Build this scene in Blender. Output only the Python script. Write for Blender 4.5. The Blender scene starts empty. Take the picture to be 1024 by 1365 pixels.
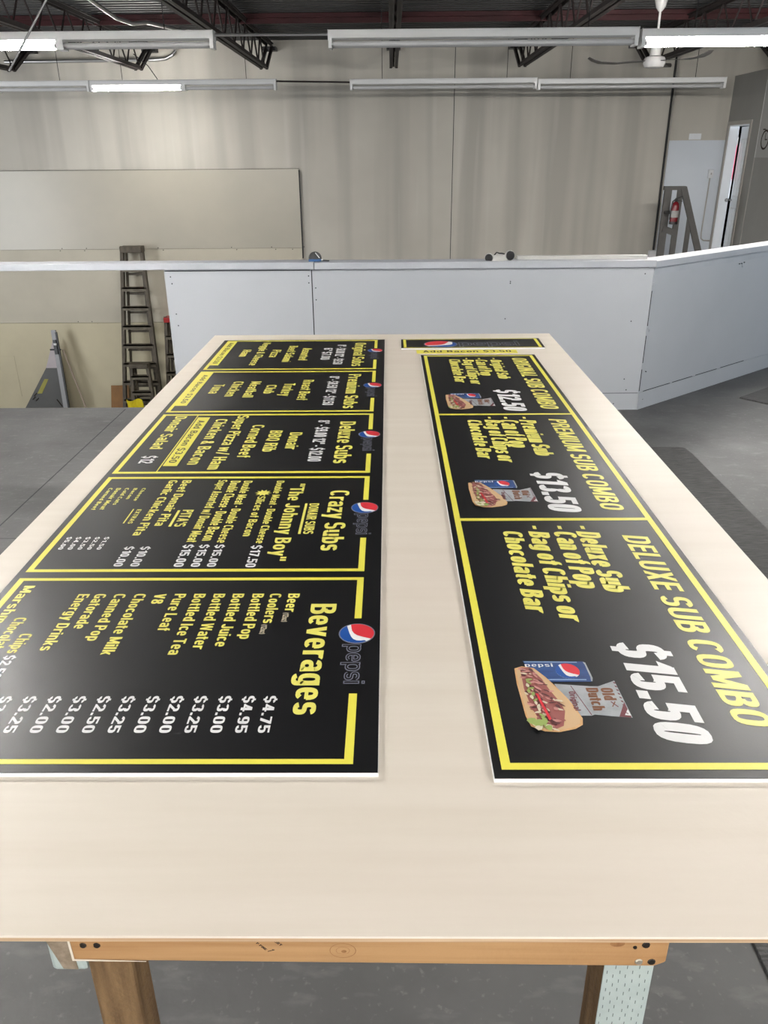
import bpy, math, random
from mathutils import Vector, Matrix

SC = bpy.context.scene
COL = SC.collection
random.seed(7)

# ------------------------------------------------------------------ camera
def make_camera():
    cd = bpy.data.cameras.new('camera')
    cd.sensor_fit = 'HORIZONTAL'
    cd.sensor_width = 36.0
    cd.lens = 36.0 * 1053.7 / 1024.0
    cd.clip_start = 0.02
    o = bpy.data.objects.new('camera', cd)
    COL.objects.link(o)
    p, yaw, roll = 0.42374, -0.011392, -0.008246
    fw = Vector((math.sin(yaw) * math.cos(p), math.cos(yaw) * math.cos(p), -math.sin(p)))
    rt = Vector((math.cos(yaw), -math.sin(yaw), 0))
    up = rt.cross(fw)
    r = rt * math.cos(roll) + up * math.sin(roll)
    u = r.cross(fw)
    m = Matrix((r, u, -fw)).transposed().to_4x4()
    m.translation = Vector((0.0360, -0.4561, 1.4948))
    o.matrix_world = m
    SC.camera = o
make_camera()

# ------------------------------------------------------------------ light and exposure
SC.view_settings.view_transform = 'Standard'
SC.view_settings.look = 'None'
SC.view_settings.gamma = 1.0
SC.view_settings.use_curve_mapping = False
SC.view_settings.exposure = 0.30
W = bpy.data.worlds.new('world')
SC.world = W
W.use_nodes = True
W.node_tree.nodes['Background'].inputs[0].default_value = (0.80, 0.88, 1.0, 1)
W.node_tree.nodes['Background'].inputs[1].default_value = 0.5
TUBE_STRENGTH = 185.0

def area(name, loc, target, sx, sy, power, color):
    ld = bpy.data.lights.new(name, 'AREA')
    ld.shape = 'RECTANGLE'
    ld.size, ld.size_y = sx, sy
    ld.energy = power
    ld.color = color
    o = bpy.data.objects.new(name, ld)
    COL.objects.link(o)
    o.location = loc
    d = Vector(target) - Vector(loc)
    o.rotation_euler = d.to_track_quat('-Z', 'Y').to_euler()
    return o
area('daylight_front_opening', (-0.5, -5.9, 1.9), (0.0, 4.0, 0.9), 6.0, 2.6, 120.0, (0.90, 0.95, 1.0))
area('daylight_side_room', (6.9, 12.0, 1.5), (5.1, 12.3, 0.9), 1.6, 1.8, 110.0, (0.80, 0.90, 1.0))
area('added_fill_left', (-8.8, 7.6, 0.3), (2.5, 12.0, 0.5), 4.2, 3.6, 370.0, (0.93, 0.96, 1.0))  # added fill that brightens the back wall; the left wall has no opening
area('daylight_side_window', (5.35, 4.6, 1.55), (2.0, 4.9, 0.7), 2.6, 1.3, 16.0, (0.42, 0.72, 1.0))

# ------------------------------------------------------------------ materials
def srgb(r, g, b):
    f = lambda c: (c / 255) / 12.92 if c / 255 <= 0.04045 else (((c / 255) + 0.055) / 1.055) ** 2.4
    return (f(r), f(g), f(b))

MATS = {}
def mat(name, c, rough=0.6, spec=0.5, metal=0.0, c2=None, scale=(6, 6, 6), detail=4.0, lo=0.35, hi=0.65, bump=0.0, bscale=60.0, rough2=None, coat=0.0):
    m = bpy.data.materials.new(name)
    m.use_nodes = True
    nt = m.node_tree
    n, l = nt.nodes, nt.links
    b = n['Principled BSDF']
    b.inputs['Base Color'].default_value = (*c, 1)
    b.inputs['Roughness'].default_value = rough
    b.inputs['Specular IOR Level'].default_value = spec
    b.inputs['Metallic'].default_value = metal
    if coat:
        b.inputs['Coat Weight'].default_value = coat
        b.inputs['Coat Roughness'].default_value = 0.3
    if c2 is None:
        c2 = tuple(x * 0.93 for x in c)
    tc = n.new('ShaderNodeTexCoord')
    mp = n.new('ShaderNodeMapping')
    mp.inputs['Scale'].default_value = scale
    l.new(tc.outputs['Object'], mp.inputs['Vector'])
    no = n.new('ShaderNodeTexNoise')
    no.inputs['Scale'].default_value = 1.0
    no.inputs['Detail'].default_value = detail
    no.inputs['Roughness'].default_value = 0.6
    l.new(mp.outputs[0], no.inputs['Vector'])
    mr = n.new('ShaderNodeMapRange')
    mr.inputs[1].default_value = lo
    mr.inputs[2].default_value = hi
    l.new(no.outputs[0], mr.inputs[0])
    mx = n.new('ShaderNodeMix')
    mx.data_type = 'RGBA'
    mx.inputs[6].default_value = (*c, 1)
    mx.inputs[7].default_value = (*c2, 1)
    l.new(mr.outputs[0], mx.inputs[0])
    l.new(mx.outputs[2], b.inputs['Base Color'])
    if rough2 is not None:
        r2 = n.new('ShaderNodeMapRange')
        r2.inputs[1].default_value = lo
        r2.inputs[2].default_value = hi
        r2.inputs[3].default_value = rough
        r2.inputs[4].default_value = rough2
        l.new(no.outputs[0], r2.inputs[0])
        l.new(r2.outputs[0], b.inputs['Roughness'])
    if bump:
        n2 = n.new('ShaderNodeTexNoise')
        n2.inputs['Scale'].default_value = bscale
        n2.inputs['Detail'].default_value = 3
        l.new(tc.outputs['Object'], n2.inputs['Vector'])
        bp = n.new('ShaderNodeBump')
        bp.inputs['Strength'].default_value = bump
        bp.inputs['Distance'].default_value = 0.01
        l.new(n2.outputs[0], bp.inputs['Height'])
        l.new(bp.outputs[0], b.inputs['Normal'])
    MATS[name] = m
    return m

def layer_noise(m, c, scale, lo, hi, fac=1.0, detail=3.0, seed=0.0):
    """Mix one more colour over a material's base colour by a stretched noise."""
    nt = m.node_tree
    n, l = nt.nodes, nt.links
    b = n['Principled BSDF']
    src = b.inputs['Base Color'].links[0].from_socket
    tc = n.new('ShaderNodeTexCoord')
    mp = n.new('ShaderNodeMapping')
    mp.inputs['Scale'].default_value = scale
    mp.inputs['Location'].default_value = (seed, seed * 1.7, seed * 0.6)
    l.new(tc.outputs['Object'], mp.inputs['Vector'])
    no = n.new('ShaderNodeTexNoise')
    no.inputs['Scale'].default_value = 1.0
    no.inputs['Detail'].default_value = detail
    l.new(mp.outputs[0], no.inputs['Vector'])
    mr = n.new('ShaderNodeMapRange')
    mr.inputs[1].default_value = lo
    mr.inputs[2].default_value = hi
    mr.inputs[4].default_value = fac
    l.new(no.outputs[0], mr.inputs[0])
    mx = n.new('ShaderNodeMix')
    mx.data_type = 'RGBA'
    mx.inputs[7].default_value = (*c, 1)
    l.new(mr.outputs[0], mx.inputs[0])
    l.new(src, mx.inputs[6])
    l.new(mx.outputs[2], b.inputs['Base Color'])
    return m

M = MATS
mat('concrete_floor', (0.074, 0.0745, 0.075), 0.62, 0.22, c2=(0.095, 0.095, 0.094), scale=(1.3, 1.3, 1.3), detail=6, bump=0.12, bscale=35, rough2=0.5)
layer_noise(M['concrete_floor'], (0.19, 0.19, 0.185), (9, 22, 5), 0.58, 0.76, 0.4, 8)
layer_noise(M['concrete_floor'], (0.050, 0.050, 0.050), (2.2, 3, 3), 0.52, 0.72, 0.6, 6, 4.0)
layer_noise(M['concrete_floor'], (0.17, 0.17, 0.165), (60, 60, 60), 0.62, 0.72, 0.45, 4, 2.0)
mat('wall_paint', (0.54, 0.515, 0.455), 0.62, 0.35, c2=(0.47, 0.445, 0.39), scale=(0.5, 0.5, 0.5), bump=0.03, bscale=25)
layer_noise(M['wall_paint'], (0.36, 0.34, 0.30), (2.6, 1.0, 0.14), 0.46, 0.66, 0.75, 2)
layer_noise(M['wall_paint'], (0.60, 0.58, 0.53), (5.0, 1.0, 0.25), 0.60, 0.78, 0.5, 2, 9.0)
mat('sheathing_paint', (0.45, 0.418, 0.345), 0.30, 0.5, c2=(0.41, 0.385, 0.32), scale=(0.8, 0.8, 0.8), bump=0.05, bscale=14)
mat('sheathing_paint_dull', (0.53, 0.49, 0.395), 0.5, 0.35, c2=(0.46, 0.425, 0.34), scale=(0.9, 0.9, 0.9))
mat('sheathing_paint_warm', (0.57, 0.515, 0.36), 0.5, 0.35, c2=(0.50, 0.45, 0.315), scale=(0.9, 0.9, 0.9))
mat('sheathing_shadow_line', (0.16, 0.15, 0.13), 0.7, 0.2)  # dark tone of the shadow line above the sheathing
mat('office_wall_paint', (0.27, 0.265, 0.25), 0.6, 0.3, c2=(0.23, 0.225, 0.21), scale=(0.9, 0.9, 0.9))
mat('daylit_wall_tint', (0.64, 0.68, 0.73), 0.5, 0.4, c2=(0.59, 0.63, 0.68), scale=(1, 1, 1))  # paler bluish tone carrying the daylight on the lower back corner
mat('half_wall_paint', (0.42, 0.44, 0.47), 0.45, 0.45, c2=(0.39, 0.41, 0.44), scale=(1.1, 1.1, 1.1), bump=0.02, bscale=18)
mat('cap_paint', (0.42, 0.44, 0.475), 0.5, 0.35, c2=(0.38, 0.40, 0.435), scale=(5, 5, 5))
mat('joint_gap', (0.035, 0.036, 0.04), 0.8, 0.2)
mat('deck_steel', (0.045, 0.045, 0.045), 0.55, 0.3, c2=(0.03, 0.03, 0.03), scale=(0.6, 3, 1), metal=0.2)
mat('joist_steel', (0.026, 0.020, 0.019), 0.6, 0.3, c2=(0.017, 0.013, 0.0125), scale=(8, 3, 8))
mat('red_oxide', (0.045, 0.007, 0.009), 0.6, 0.3, c2=(0.03, 0.005, 0.006), scale=(3, 3, 3))
mat('conduit_steel', (0.52, 0.52, 0.52), 0.3, 0.5, metal=0.85)
mat('fixture_white', (0.85, 0.85, 0.84), 0.3, 0.5, c2=(0.80, 0.80, 0.79), scale=(2, 2, 2))
mat('tube_glass_off', (0.62, 0.62, 0.62), 0.18, 0.5)
mat('black_metal', (0.012, 0.012, 0.013), 0.45, 0.5)
mat('wire_dark', (0.02, 0.02, 0.02), 0.6, 0.3)
mat('fan_white', (0.62, 0.61, 0.60), 0.4, 0.5)
mat('fan_blade_dark', (0.10, 0.095, 0.09), 0.5, 0.4)
mat('birch_veneer', (0.725, 0.665, 0.58), 0.42, 0.35, c2=(0.665, 0.60, 0.51), scale=(1.6, 26, 8), detail=5, lo=0.3, hi=0.75, bump=0.02, bscale=120)
layer_noise(M['birch_veneer'], (0.70, 0.60, 0.53), (0.9, 2.2, 1), 0.48, 0.75, 0.35, 3, 3.0)
mat('ply_edge', (0.55, 0.40, 0.26), 0.6, 0.3, c2=(0.36, 0.22, 0.12), scale=(3, 3, 700), detail=2, lo=0.4, hi=0.6)
mat('pine_lumber', (0.42, 0.245, 0.112), 0.5, 0.35, c2=(0.32, 0.165, 0.066), scale=(2.2, 30, 70), detail=3, lo=0.4, hi=0.68, bump=0.05, bscale=160)
mat('knot_wood', (0.30, 0.15, 0.06), 0.55, 0.3, c2=(0.20, 0.09, 0.035), scale=(90, 90, 90))
mat('old_lumber', (0.21, 0.13, 0.062), 0.75, 0.25, c2=(0.10, 0.058, 0.027), scale=(70, 70, 5), detail=4, bump=0.25, bscale=130)
mat('painted_lumber', (0.40, 0.455, 0.43), 0.55, 0.35, c2=(0.34, 0.39, 0.37), scale=(20, 20, 20), bump=0.05, bscale=90)
mat('incising_dark', (0.13, 0.15, 0.14), 0.8, 0.2)
mat('raw_edge', (0.62, 0.55, 0.45), 0.7, 0.2)
mat('end_grain', (0.30, 0.24, 0.175), 0.8, 0.2, c2=(0.19, 0.145, 0.10), scale=(60, 60, 60), bump=0.25, bscale=150)
mat('screw_dark', (0.03, 0.025, 0.02), 0.4, 0.5, metal=0.6)
mat('screw_bright', (0.65, 0.60, 0.5), 0.3, 0.5, metal=0.8)
mat('ink_stamp', (0.03, 0.02, 0.015), 0.7, 0.2)
mat('foam_white', (0.83, 0.83, 0.83), 0.5, 0.4)
mat('print_black', (0.0040, 0.0043, 0.0055), 0.355, 0.36, c2=(0.0038, 0.004, 0.0048), scale=(3, 3, 3), bump=0.012, bscale=420)
mat('print_yellow', (0.83, 0.76, 0.10), 0.38, 0.4, c2=(0.80, 0.73, 0.09))
mat('print_yellow_text', (0.84, 0.78, 0.17), 0.38, 0.4, c2=(0.81, 0.75, 0.15))
mat('print_white', (0.84, 0.84, 0.84), 0.38, 0.4)
mat('print_grey', (0.20, 0.21, 0.27), 0.38, 0.4)
mat('print_red', (0.70, 0.035, 0.05), 0.38, 0.4)
mat('print_blue', (0.012, 0.085, 0.36), 0.38, 0.4)
mat('print_can_blue', (0.02, 0.05, 0.17), 0.38, 0.4, c2=(0.03, 0.09, 0.27), scale=(20, 60, 1))
mat('print_can_light', (0.25, 0.38, 0.58), 0.38, 0.4)
mat('print_silver', (0.42, 0.44, 0.46), 0.38, 0.4, c2=(0.30, 0.32, 0.34), scale=(40, 40, 1))
mat('print_brown', (0.20, 0.075, 0.03), 0.38, 0.4)
mat('print_maroon', (0.16, 0.03, 0.04), 0.38, 0.4)
mat('print_bun', (0.62, 0.33, 0.13), 0.38, 0.4, c2=(0.72, 0.46, 0.24), scale=(60, 60, 1))
mat('print_crust', (0.66, 0.45, 0.25), 0.38, 0.4)
mat('print_meat', (0.36, 0.12, 0.11), 0.38, 0.4)
mat('print_meat_pale', (0.62, 0.29, 0.26), 0.38, 0.4)
mat('print_meat_dark', (0.13, 0.045, 0.045), 0.38, 0.4)
mat('print_lettuce', (0.32, 0.42, 0.12), 0.38, 0.4)
mat('print_cream', (0.70, 0.62, 0.46), 0.38, 0.4)
mat('rubber_mat', (0.050, 0.050, 0.049), 0.85, 0.2, c2=(0.10, 0.10, 0.098), scale=(14, 160, 14), detail=3, lo=0.35, hi=0.7, bump=0.5, bscale=170)
mat('weathered_ladder', (0.105, 0.087, 0.063), 0.55, 0.4, c2=(0.055, 0.045, 0.033), scale=(14, 14, 5), metal=0.15)
mat('ladder_step', (0.15, 0.13, 0.095), 0.45, 0.5, c2=(0.09, 0.075, 0.055), scale=(12, 12, 12), metal=0.2)
mat('red_plastic', (0.36, 0.02, 0.02), 0.35, 0.5)
mat('hardboard', (0.23, 0.105, 0.022), 0.55, 0.35, c2=(0.19, 0.085, 0.018))
mat('yellow_cloth', (0.68, 0.55, 0.02), 0.8, 0.2, c2=(0.50, 0.39, 0.012), scale=(14, 14, 6))
mat('grey_sheet', (0.075, 0.075, 0.072), 0.45, 0.35, c2=(0.06, 0.06, 0.057), scale=(2, 2, 2))
mat('lilac_film', (0.40, 0.35, 0.36), 0.4, 0.4)
mat('alu_pole', (0.24, 0.24, 0.245), 0.45, 0.4, metal=0.2)
mat('stick_wood', (0.30, 0.24, 0.18), 0.5, 0.4)
mat('label_olive', (0.28, 0.26, 0.05), 0.5, 0.3)
mat('rail_frame_paint', (0.10, 0.096, 0.09), 0.5, 0.4, c2=(0.08, 0.077, 0.072), scale=(6, 6, 6))
mat('extinguisher_red', (0.15, 0.007, 0.012), 0.25, 0.5)
mat('white_plastic', (0.70, 0.71, 0.72), 0.4, 0.5)
mat('white_paper', (0.74, 0.76, 0.78), 0.7, 0.2)
mat('poster_grey', (0.34, 0.335, 0.32), 0.6, 0.3)
mat('door_white', (0.84, 0.87, 0.90), 0.35, 0.5, c2=(0.81, 0.84, 0.87))
mat('trim_tan', (0.36, 0.34, 0.31), 0.5, 0.4)
mat('room_white', (0.78, 0.80, 0.82), 0.6, 0.3)
mat('pink_banner', (0.75, 0.10, 0.17), 0.5, 0.3)
mat('mask_grey', (0.48, 0.48, 0.46), 0.5, 0.4)
mat('filter_black', (0.009, 0.009, 0.01), 0.6, 0.4)
mat('tape_blue', (0.02, 0.08, 0.22), 0.35, 0.5)
mat('tape_black', (0.01, 0.01, 0.012), 0.4, 0.5)
mat('board_offwhite', (0.50, 0.50, 0.48), 0.5, 0.4)
mat('window_sky', (0.8, 0.88, 0.95), 0.1, 0.5)

def emit(name, c, s):
    m = bpy.data.materials.new(name)
    m.use_nodes = True
    b = m.node_tree.nodes['Principled BSDF']
    b.inputs['Base Color'].default_value = (0.8, 0.8, 0.8, 1)
    b.inputs['Emission Color'].default_value = (*c, 1)
    b.inputs['Emission Strength'].default_value = s
    MATS[name] = m
emit('tube_lit', (1.0, 0.965, 0.92), TUBE_STRENGTH)
emit('tube_lit_reduced', (1.0, 0.965, 0.92), TUBE_STRENGTH * 0.62)  # emission lowered to keep the table's right edge from blowing out
emit('tube_lit_dim', (1.0, 0.965, 0.92), TUBE_STRENGTH * 0.4)  # emission lowered so the back wall isn't overlit near these tubes

# ------------------------------------------------------------------ mesh helpers
class MB:
    def __init__(s):
        s.v, s.f, s.mi, s.ms = [], [], [], []
    def m(s, name):
        if name not in s.ms:
            s.ms.append(name)
        return s.ms.index(name)
    def poly(s, pts, mt):
        k = len(s.v)
        s.v += [tuple(p) for p in pts]
        s.f.append(tuple(range(k, k + len(pts))))
        s.mi.append(s.m(mt))
    def mesh(s, vs, fs, mt):
        k = len(s.v)
        s.v += [tuple(p) for p in vs]
        i = s.m(mt)
        for f in fs:
            s.f.append(tuple(k + a for a in f))
            s.mi.append(i)
    def box(s, x0, x1, y0, y1, z0, z1, mt):
        vs = [(x0, y0, z0), (x1, y0, z0), (x1, y1, z0), (x0, y1, z0), (x0, y0, z1), (x1, y0, z1), (x1, y1, z1), (x0, y1, z1)]
        s.mesh(vs, [(3, 2, 1, 0), (4, 5, 6, 7), (0, 1, 5, 4), (1, 2, 6, 5), (2, 3, 7, 6), (3, 0, 4, 7)], mt)
    def bar(s, p, q, w, h, mt, up=(0, 0, 1)):
        p, q = Vector(p), Vector(q)
        d = (q - p).normalized()
        a = d.cross(Vector(up))
        if a.length < 1e-4:
            a = d.cross(Vector((0, 1, 0)))
        a.normalize()
        b = a.cross(d).normalized()
        vs = []
        for c in (p, q):
            for i, j in ((-1, -1), (1, -1), (1, 1), (-1, 1)):
                vs.append(c + a * (i * w / 2) + b * (j * h / 2))
        s.mesh(vs, [(0, 1, 2, 3), (7, 6, 5, 4), (0, 4, 5, 1), (1, 5, 6, 2), (2, 6, 7, 3), (3, 7, 4, 0)], mt)
    def tube(s, pts, r, mt, n=10, caps=True, r2=None):
        pts = [Vector(p) for p in pts]
        rings = []
        prev = None
        for i, p in enumerate(pts):
            d = (pts[min(i + 1, len(pts) - 1)] - pts[max(i - 1, 0)]).normalized()
            a = d.cross(Vector((0, 0, 1)))
            if a.length < 1e-3:
                a = d.cross(Vector((0, 1, 0)))
            a.normalize()
            if prev is not None and a.dot(prev) < 0:
                a = -a
            prev = a
            b = d.cross(a)
            rr = r if r2 is None else r + (r2 - r) * i / (len(pts) - 1)
            rings.append([p + (a * math.cos(2 * math.pi * k / n) + b * math.sin(2 * math.pi * k / n)) * rr for k in range(n)])
        vs = [x for rg in rings for x in rg]
        fs = []
        for i in range(len(rings) - 1):
            for k in range(n):
                fs.append((i * n + k, i * n + (k + 1) % n, (i + 1) * n + (k + 1) % n, (i + 1) * n + k))
        if caps:
            fs.append(tuple(reversed(range(n))))
            fs.append(tuple((len(rings) - 1) * n + k for k in range(n)))
        s.mesh(vs, fs, mt)
    def lathe(s, c, prof, mt, n=20, axis=(0, 0, 1)):
        """prof: (radius, height along axis) from start to end"""
        c = Vector(c)
        ax = Vector(axis).normalized()
        a = ax.orthogonal().normalized()
        b = ax.cross(a)
        vs = []
        for r, h in prof:
            for k in range(n):
                t = 2 * math.pi * k / n
                vs.append(c + ax * h + (a * math.cos(t) + b * math.sin(t)) * max(r, 1e-5))
        fs = []
        for i in range(len(prof) - 1):
            for k in range(n):
                fs.append((i * n + k, i * n + (k + 1) % n, (i + 1) * n + (k + 1) % n, (i + 1) * n + k))
        fs.append(tuple(reversed(range(n))))
        fs.append(tuple((len(prof) - 1) * n + k for k in range(n)))
        s.mesh(vs, fs, mt)
    def prism(s, pts, d, mt):
        """closed outline pts extruded by vector d"""
        n = len(pts)
        d = Vector(d)
        vs = [Vector(p) for p in pts] + [Vector(p) + d for p in pts]
        fs = [tuple(reversed(range(n))), tuple(range(n, 2 * n))]
        for k in range(n):
            fs.append((k, (k + 1) % n, n + (k + 1) % n, n + k))
        s.mesh(vs, fs, mt)
    def build(s, name, parent=None, bevel=0.0, smooth=False, loc=None):
        me = bpy.data.meshes.new(name)
        me.from_pydata(s.v, [], s.f)
        for k in s.ms:
            me.materials.append(MATS[k])
        for p, i in zip(me.polygons, s.mi):
            p.material_index = i
            p.use_smooth = smooth
        me.update()
        o = bpy.data.objects.new(name, me)
        COL.objects.link(o)
        if parent is not None:
            o.parent = parent
        if loc is not None:
            o.location = loc
        if bevel:
            b = o.modifiers.new('bevel', 'BEVEL')
            b.width = bevel
            b.segments = 2
            b.limit_method = 'ANGLE'
        if smooth:
            try:
                me.set_sharp_from_angle(angle=math.radians(40))
            except Exception:
                pass
        return o

def tag(o, label=None, cat=None, group=None, kind=None):
    if label: o['label'] = label
    if cat: o['category'] = cat
    if group: o['group'] = group
    if kind: o['kind'] = kind
    return o
def thing(name, label, cat, loc=(0, 0, 0), group=None):
    o = bpy.data.objects.new(name, None)
    o.empty_display_size = 0.05
    COL.objects.link(o)
    o.location = loc
    return tag(o, label, cat, group)
def struct(mb, name, label=None, cat=None, **k):
    o = mb.build(name, **k)
    return tag(o, label, cat, None, 'structure')
def copy_tree(o, parent=None):
    c = o.copy()
    COL.objects.link(c)
    c.parent = parent
    for ch in list(o.children):
        copy_tree(ch, c)
    return c

# ================================================================== THE SETTING
YB = 12.8      # back wall
XR = 5.1       # office partition on the right
LOW = -2.6     # lower floor beyond the half wall
DECK = 3.03

# upper floor (the level the table stands on), cut along the half wall
m = MB()
edge = [(-9, -6), (5.1, -6), (5.1, 7.42), (1.63, 4.54), (-9, 4.54)]
m.prism([(x, y, -0.25) for x, y in edge], (0, 0, 0.25), 'concrete_floor')
struct(m, 'floor')
m = MB()
m.box(-9, 9, 4.54, YB + 0.2, LOW - 0.2, LOW, 'concrete_floor')
struct(m, 'floor_lower')
m = MB()
m.box(3.3, XR, 9.4, YB, -0.3, -0.12, 'concrete_floor')
m.box(3.3, XR, 12.6, YB, LOW, -0.3, 'wall_paint')
m.box(3.3, 3.5, 9.4, YB, LOW, -0.3, 'wall_paint')
struct(m, 'floor_back')
m = MB()
m.box(-9, 5.1, 4.44, 4.54, LOW, -0.25, 'wall_paint')
struct(m, 'wall_ledge')

# back wall with its vertical joint and the lower corner with daylight put into its colour
m = MB()
m.box(-9, 9, YB, YB + 0.2, LOW, DECK, 'wall_paint')
m.box(0.976, 0.986, YB - 0.002, YB, LOW, 3.0, 'joint_gap')
m.box(4.24, XR, YB - 0.006, YB, -0.12, 1.668, 'daylit_wall_tint')
struct(m, 'wall_back')
m = MB()
m.box(-9.2, -9, -6, YB + 0.2, LOW, DECK, 'wall_paint')
struct(m, 'wall_left')
# wall behind the camera with a wide overhead-door opening
m = MB()
m.box(-9, -3.6, -6.2, -6, 0, DECK, 'wall_paint')
m.box(2.8, 5.3, -6.2, -6, 0, DECK, 'wall_paint')
m.box(-3.6, 2.8, -6.2, -6, 2.9, DECK, 'wall_paint')
struct(m, 'wall_front')
# office partition on the right: a doorway near the back corner, a window nearer
m = MB()
t = 0.14
m.box(XR, XR + t, -6, 3.2, -0.25, 2.52, 'office_wall_paint')
m.box(XR, XR + t, 3.2, 6.0, -0.25, 0.85, 'office_wall_paint')
m.box(XR, XR + t, 3.2, 6.0, 2.25, 2.52, 'office_wall_paint')
m.box(XR, XR + t, 6.0, 11.96, LOW, 2.52, 'office_wall_paint')
m.box(XR, XR + t, 11.96, 12.71, 1.865, 2.52, 'office_wall_paint')
m.box(XR, XR + t, 12.71, YB, LOW, 2.52, 'office_wall_paint')
m.box(XR, XR + t, 11.96, 12.71, LOW, -0.12, 'office_wall_paint')
m.box(XR + t, 9, -6, YB, 2.46, 2.52, 'office_wall_paint')
m.box(XR - 0.004, XR, 11.64, 11.66, 0.0, 2.5, 'trim_tan')
struct(m, 'wall_right')
m = MB()
m.box(9, 9.2, -6, YB, LOW, DECK, 'wall_paint')
struct(m, 'wall_far_right')
m = MB()
for y0, y1, z0, z1 in ((3.2, 3.26, 0.85, 2.25), (5.94, 6.0, 0.85, 2.25), (3.26, 5.94, 0.85, 0.91), (3.26, 5.94, 2.19, 2.25), (4.57, 4.63, 0.91, 2.19)):
    m.box(XR + 0.02, XR + 0.1, y0, y1, z0, z1, 'fixture_white')
struct(m, 'window_1')
# the small bright room behind the doorway
m = MB()
m.box(XR + t, 7.6, YB, YB + 0.1, -0.12, 2.46, 'room_white')
m.box(7.5, 7.6, 11.0, YB, -0.12, 2.46, 'room_white')
m.box(XR + t, 7.6, 10.9, 11.0, -0.12, 2.46, 'room_white')
m.box(XR + t, 7.6, 11.0, YB, -0.2, -0.12, 'room_white')
struct(m, 'wall_office')

# doorway: frame, white door standing a little open
door = thing('door_1', 'white panelled door standing slightly ajar in the right wall by the back corner', 'door', (XR, 11.96, -0.12))
door['kind'] = 'structure'
m = MB()
for y0, y1, z0, z1 in ((-0.05, 0.0, 0, 2.035), (0.75, 0.80, 0, 2.035), (0.0, 0.75, 1.985, 2.035)):
    m.box(-0.018, 0.0, y0, y1, z0, z1, 'trim_tan')
m.box(0.0, t, 0.735, 0.75, 0, 1.985, 'door_white')
m.box(0.0, t, 0.0, 0.012, 0, 1.985, 'door_white')
m.box(0.0, t, 0.0, 0.75, 1.97, 1.985, 'door_white')
m.build('door_frame', door)
m = MB()
m.box(0, 0.04, 0, 0.72, 0.01, 1.96, 'door_white')
for z0, z1 in ((0.2, 0.85), (1.0, 1.8)):
    for y0, y1 in ((0.1, 0.32), (0.4, 0.62)):
        m.box(-0.006, 0, y0, y0 + 0.02, z0, z1, 'room_white')
        m.box(-0.006, 0, y1 - 0.02, y1, z0, z1, 'room_white')
        m.box(-0.006, 0, y0, y1, z0, z0 + 0.02, 'room_white')
        m.box(-0.006, 0, y0, y1, z1 - 0.02, z1, 'room_white')
leaf = m.build('door_leaf', door, loc=(0.05, 0.015, 0))
leaf.rotation_euler = (0, 0, -math.radians(10))
m = MB()
m.tube([(0, 0.66, 0.95), (-0.05, 0.66, 0.95)], 0.012, 'conduit_steel', 8)
m.lathe((-0.05, 0.66, 0.95), [(0.012, 0), (0.028, 0.012), (0.028, 0.03), (0.012, 0.045)], 'conduit_steel', 12, (-1, 0, 0))
m.build('door_knob', leaf)
b = thing('hanging_banner', 'narrow pink and white hanging strip seen through the gap of the ajar door', 'banner', (5.248, 12.765, 0.85))
m = MB()
m.box(-0.028, 0.028, 0, 0.008, 0.27, 0.75, 'pink_banner')
m.box(-0.028, 0.028, 0, 0.008, 0.0, 0.27, 'white_plastic')
m.build('banner_cloth', b)
m = MB()
m.box(-0.03, 0.03, -0.002, 0.012, 0.75, 0.86, 'trim_tan')
m.box(-0.008, 0.008, 0.006, 0.035, 0.86, 0.89, 'black_metal')
m.build('banner_holder', b)

# ceiling: steel deck with ribs running left to right
m = MB()
prof = []
y = -6.0
while y < YB + 0.2:
    prof += [(y, DECK), (y + 0.06, DECK), (y + 0.075, DECK + 0.04), (y + 0.135, DECK + 0.04)]
    y += 0.15
vs, fs = [], []
for yy, zz in prof:
    vs += [(-9.2, yy, zz), (9.2, yy, zz)]
for i in range(len(prof) - 1):
    fs.append((2 * i, 2 * i + 2, 2 * i + 3, 2 * i + 1))
m.mesh(vs, fs, 'deck_steel')
m.box(-9.2, 9.2, -6.2, YB + 0.2, DECK + 0.05, DECK + 0.12, 'deck_steel')
struct(m, 'ceiling')

m = MB()
def floor_strip(p, q, w, mt, mb=m):
    p, q = Vector((*p, 0)), Vector((*q, 0))
    k = (q - p).normalized()
    nn = Vector((-k.y, k.x, 0)) * w / 2
    mb.prism([p - nn, q - nn, q + nn, p + nn], (0, 0, 0.0006), mt)
floor_strip((-1.76, -2.0), (-1.70, 4.5), 0.006, 'joint_gap')
floor_strip((-5.0, 2.57), (-0.7, 2.60), 0.004, 'joint_gap')
struct(m, 'trim_10')
# half wall along the ledge
YH = 4.437
m = MB()
m.box(-1.325, 1.599, YH, YH + 0.10, 0, 0.882, 'half_wall_paint')
struct(m, 'wall_middle')
d = Vector((1.314, 1.093, 0)).normalized()
nrm = Vector((d.y, -d.x, 0))
A = Vector((1.599, YH, 0))
B = A + d * 4.5
m = MB()
q = -nrm * 0.10
m.prism([A, B, B + q, A + q + Vector((0, 0, 0))], (0, 0, 0.875), 'half_wall_paint')
struct(m, 'wall_angled')
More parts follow.
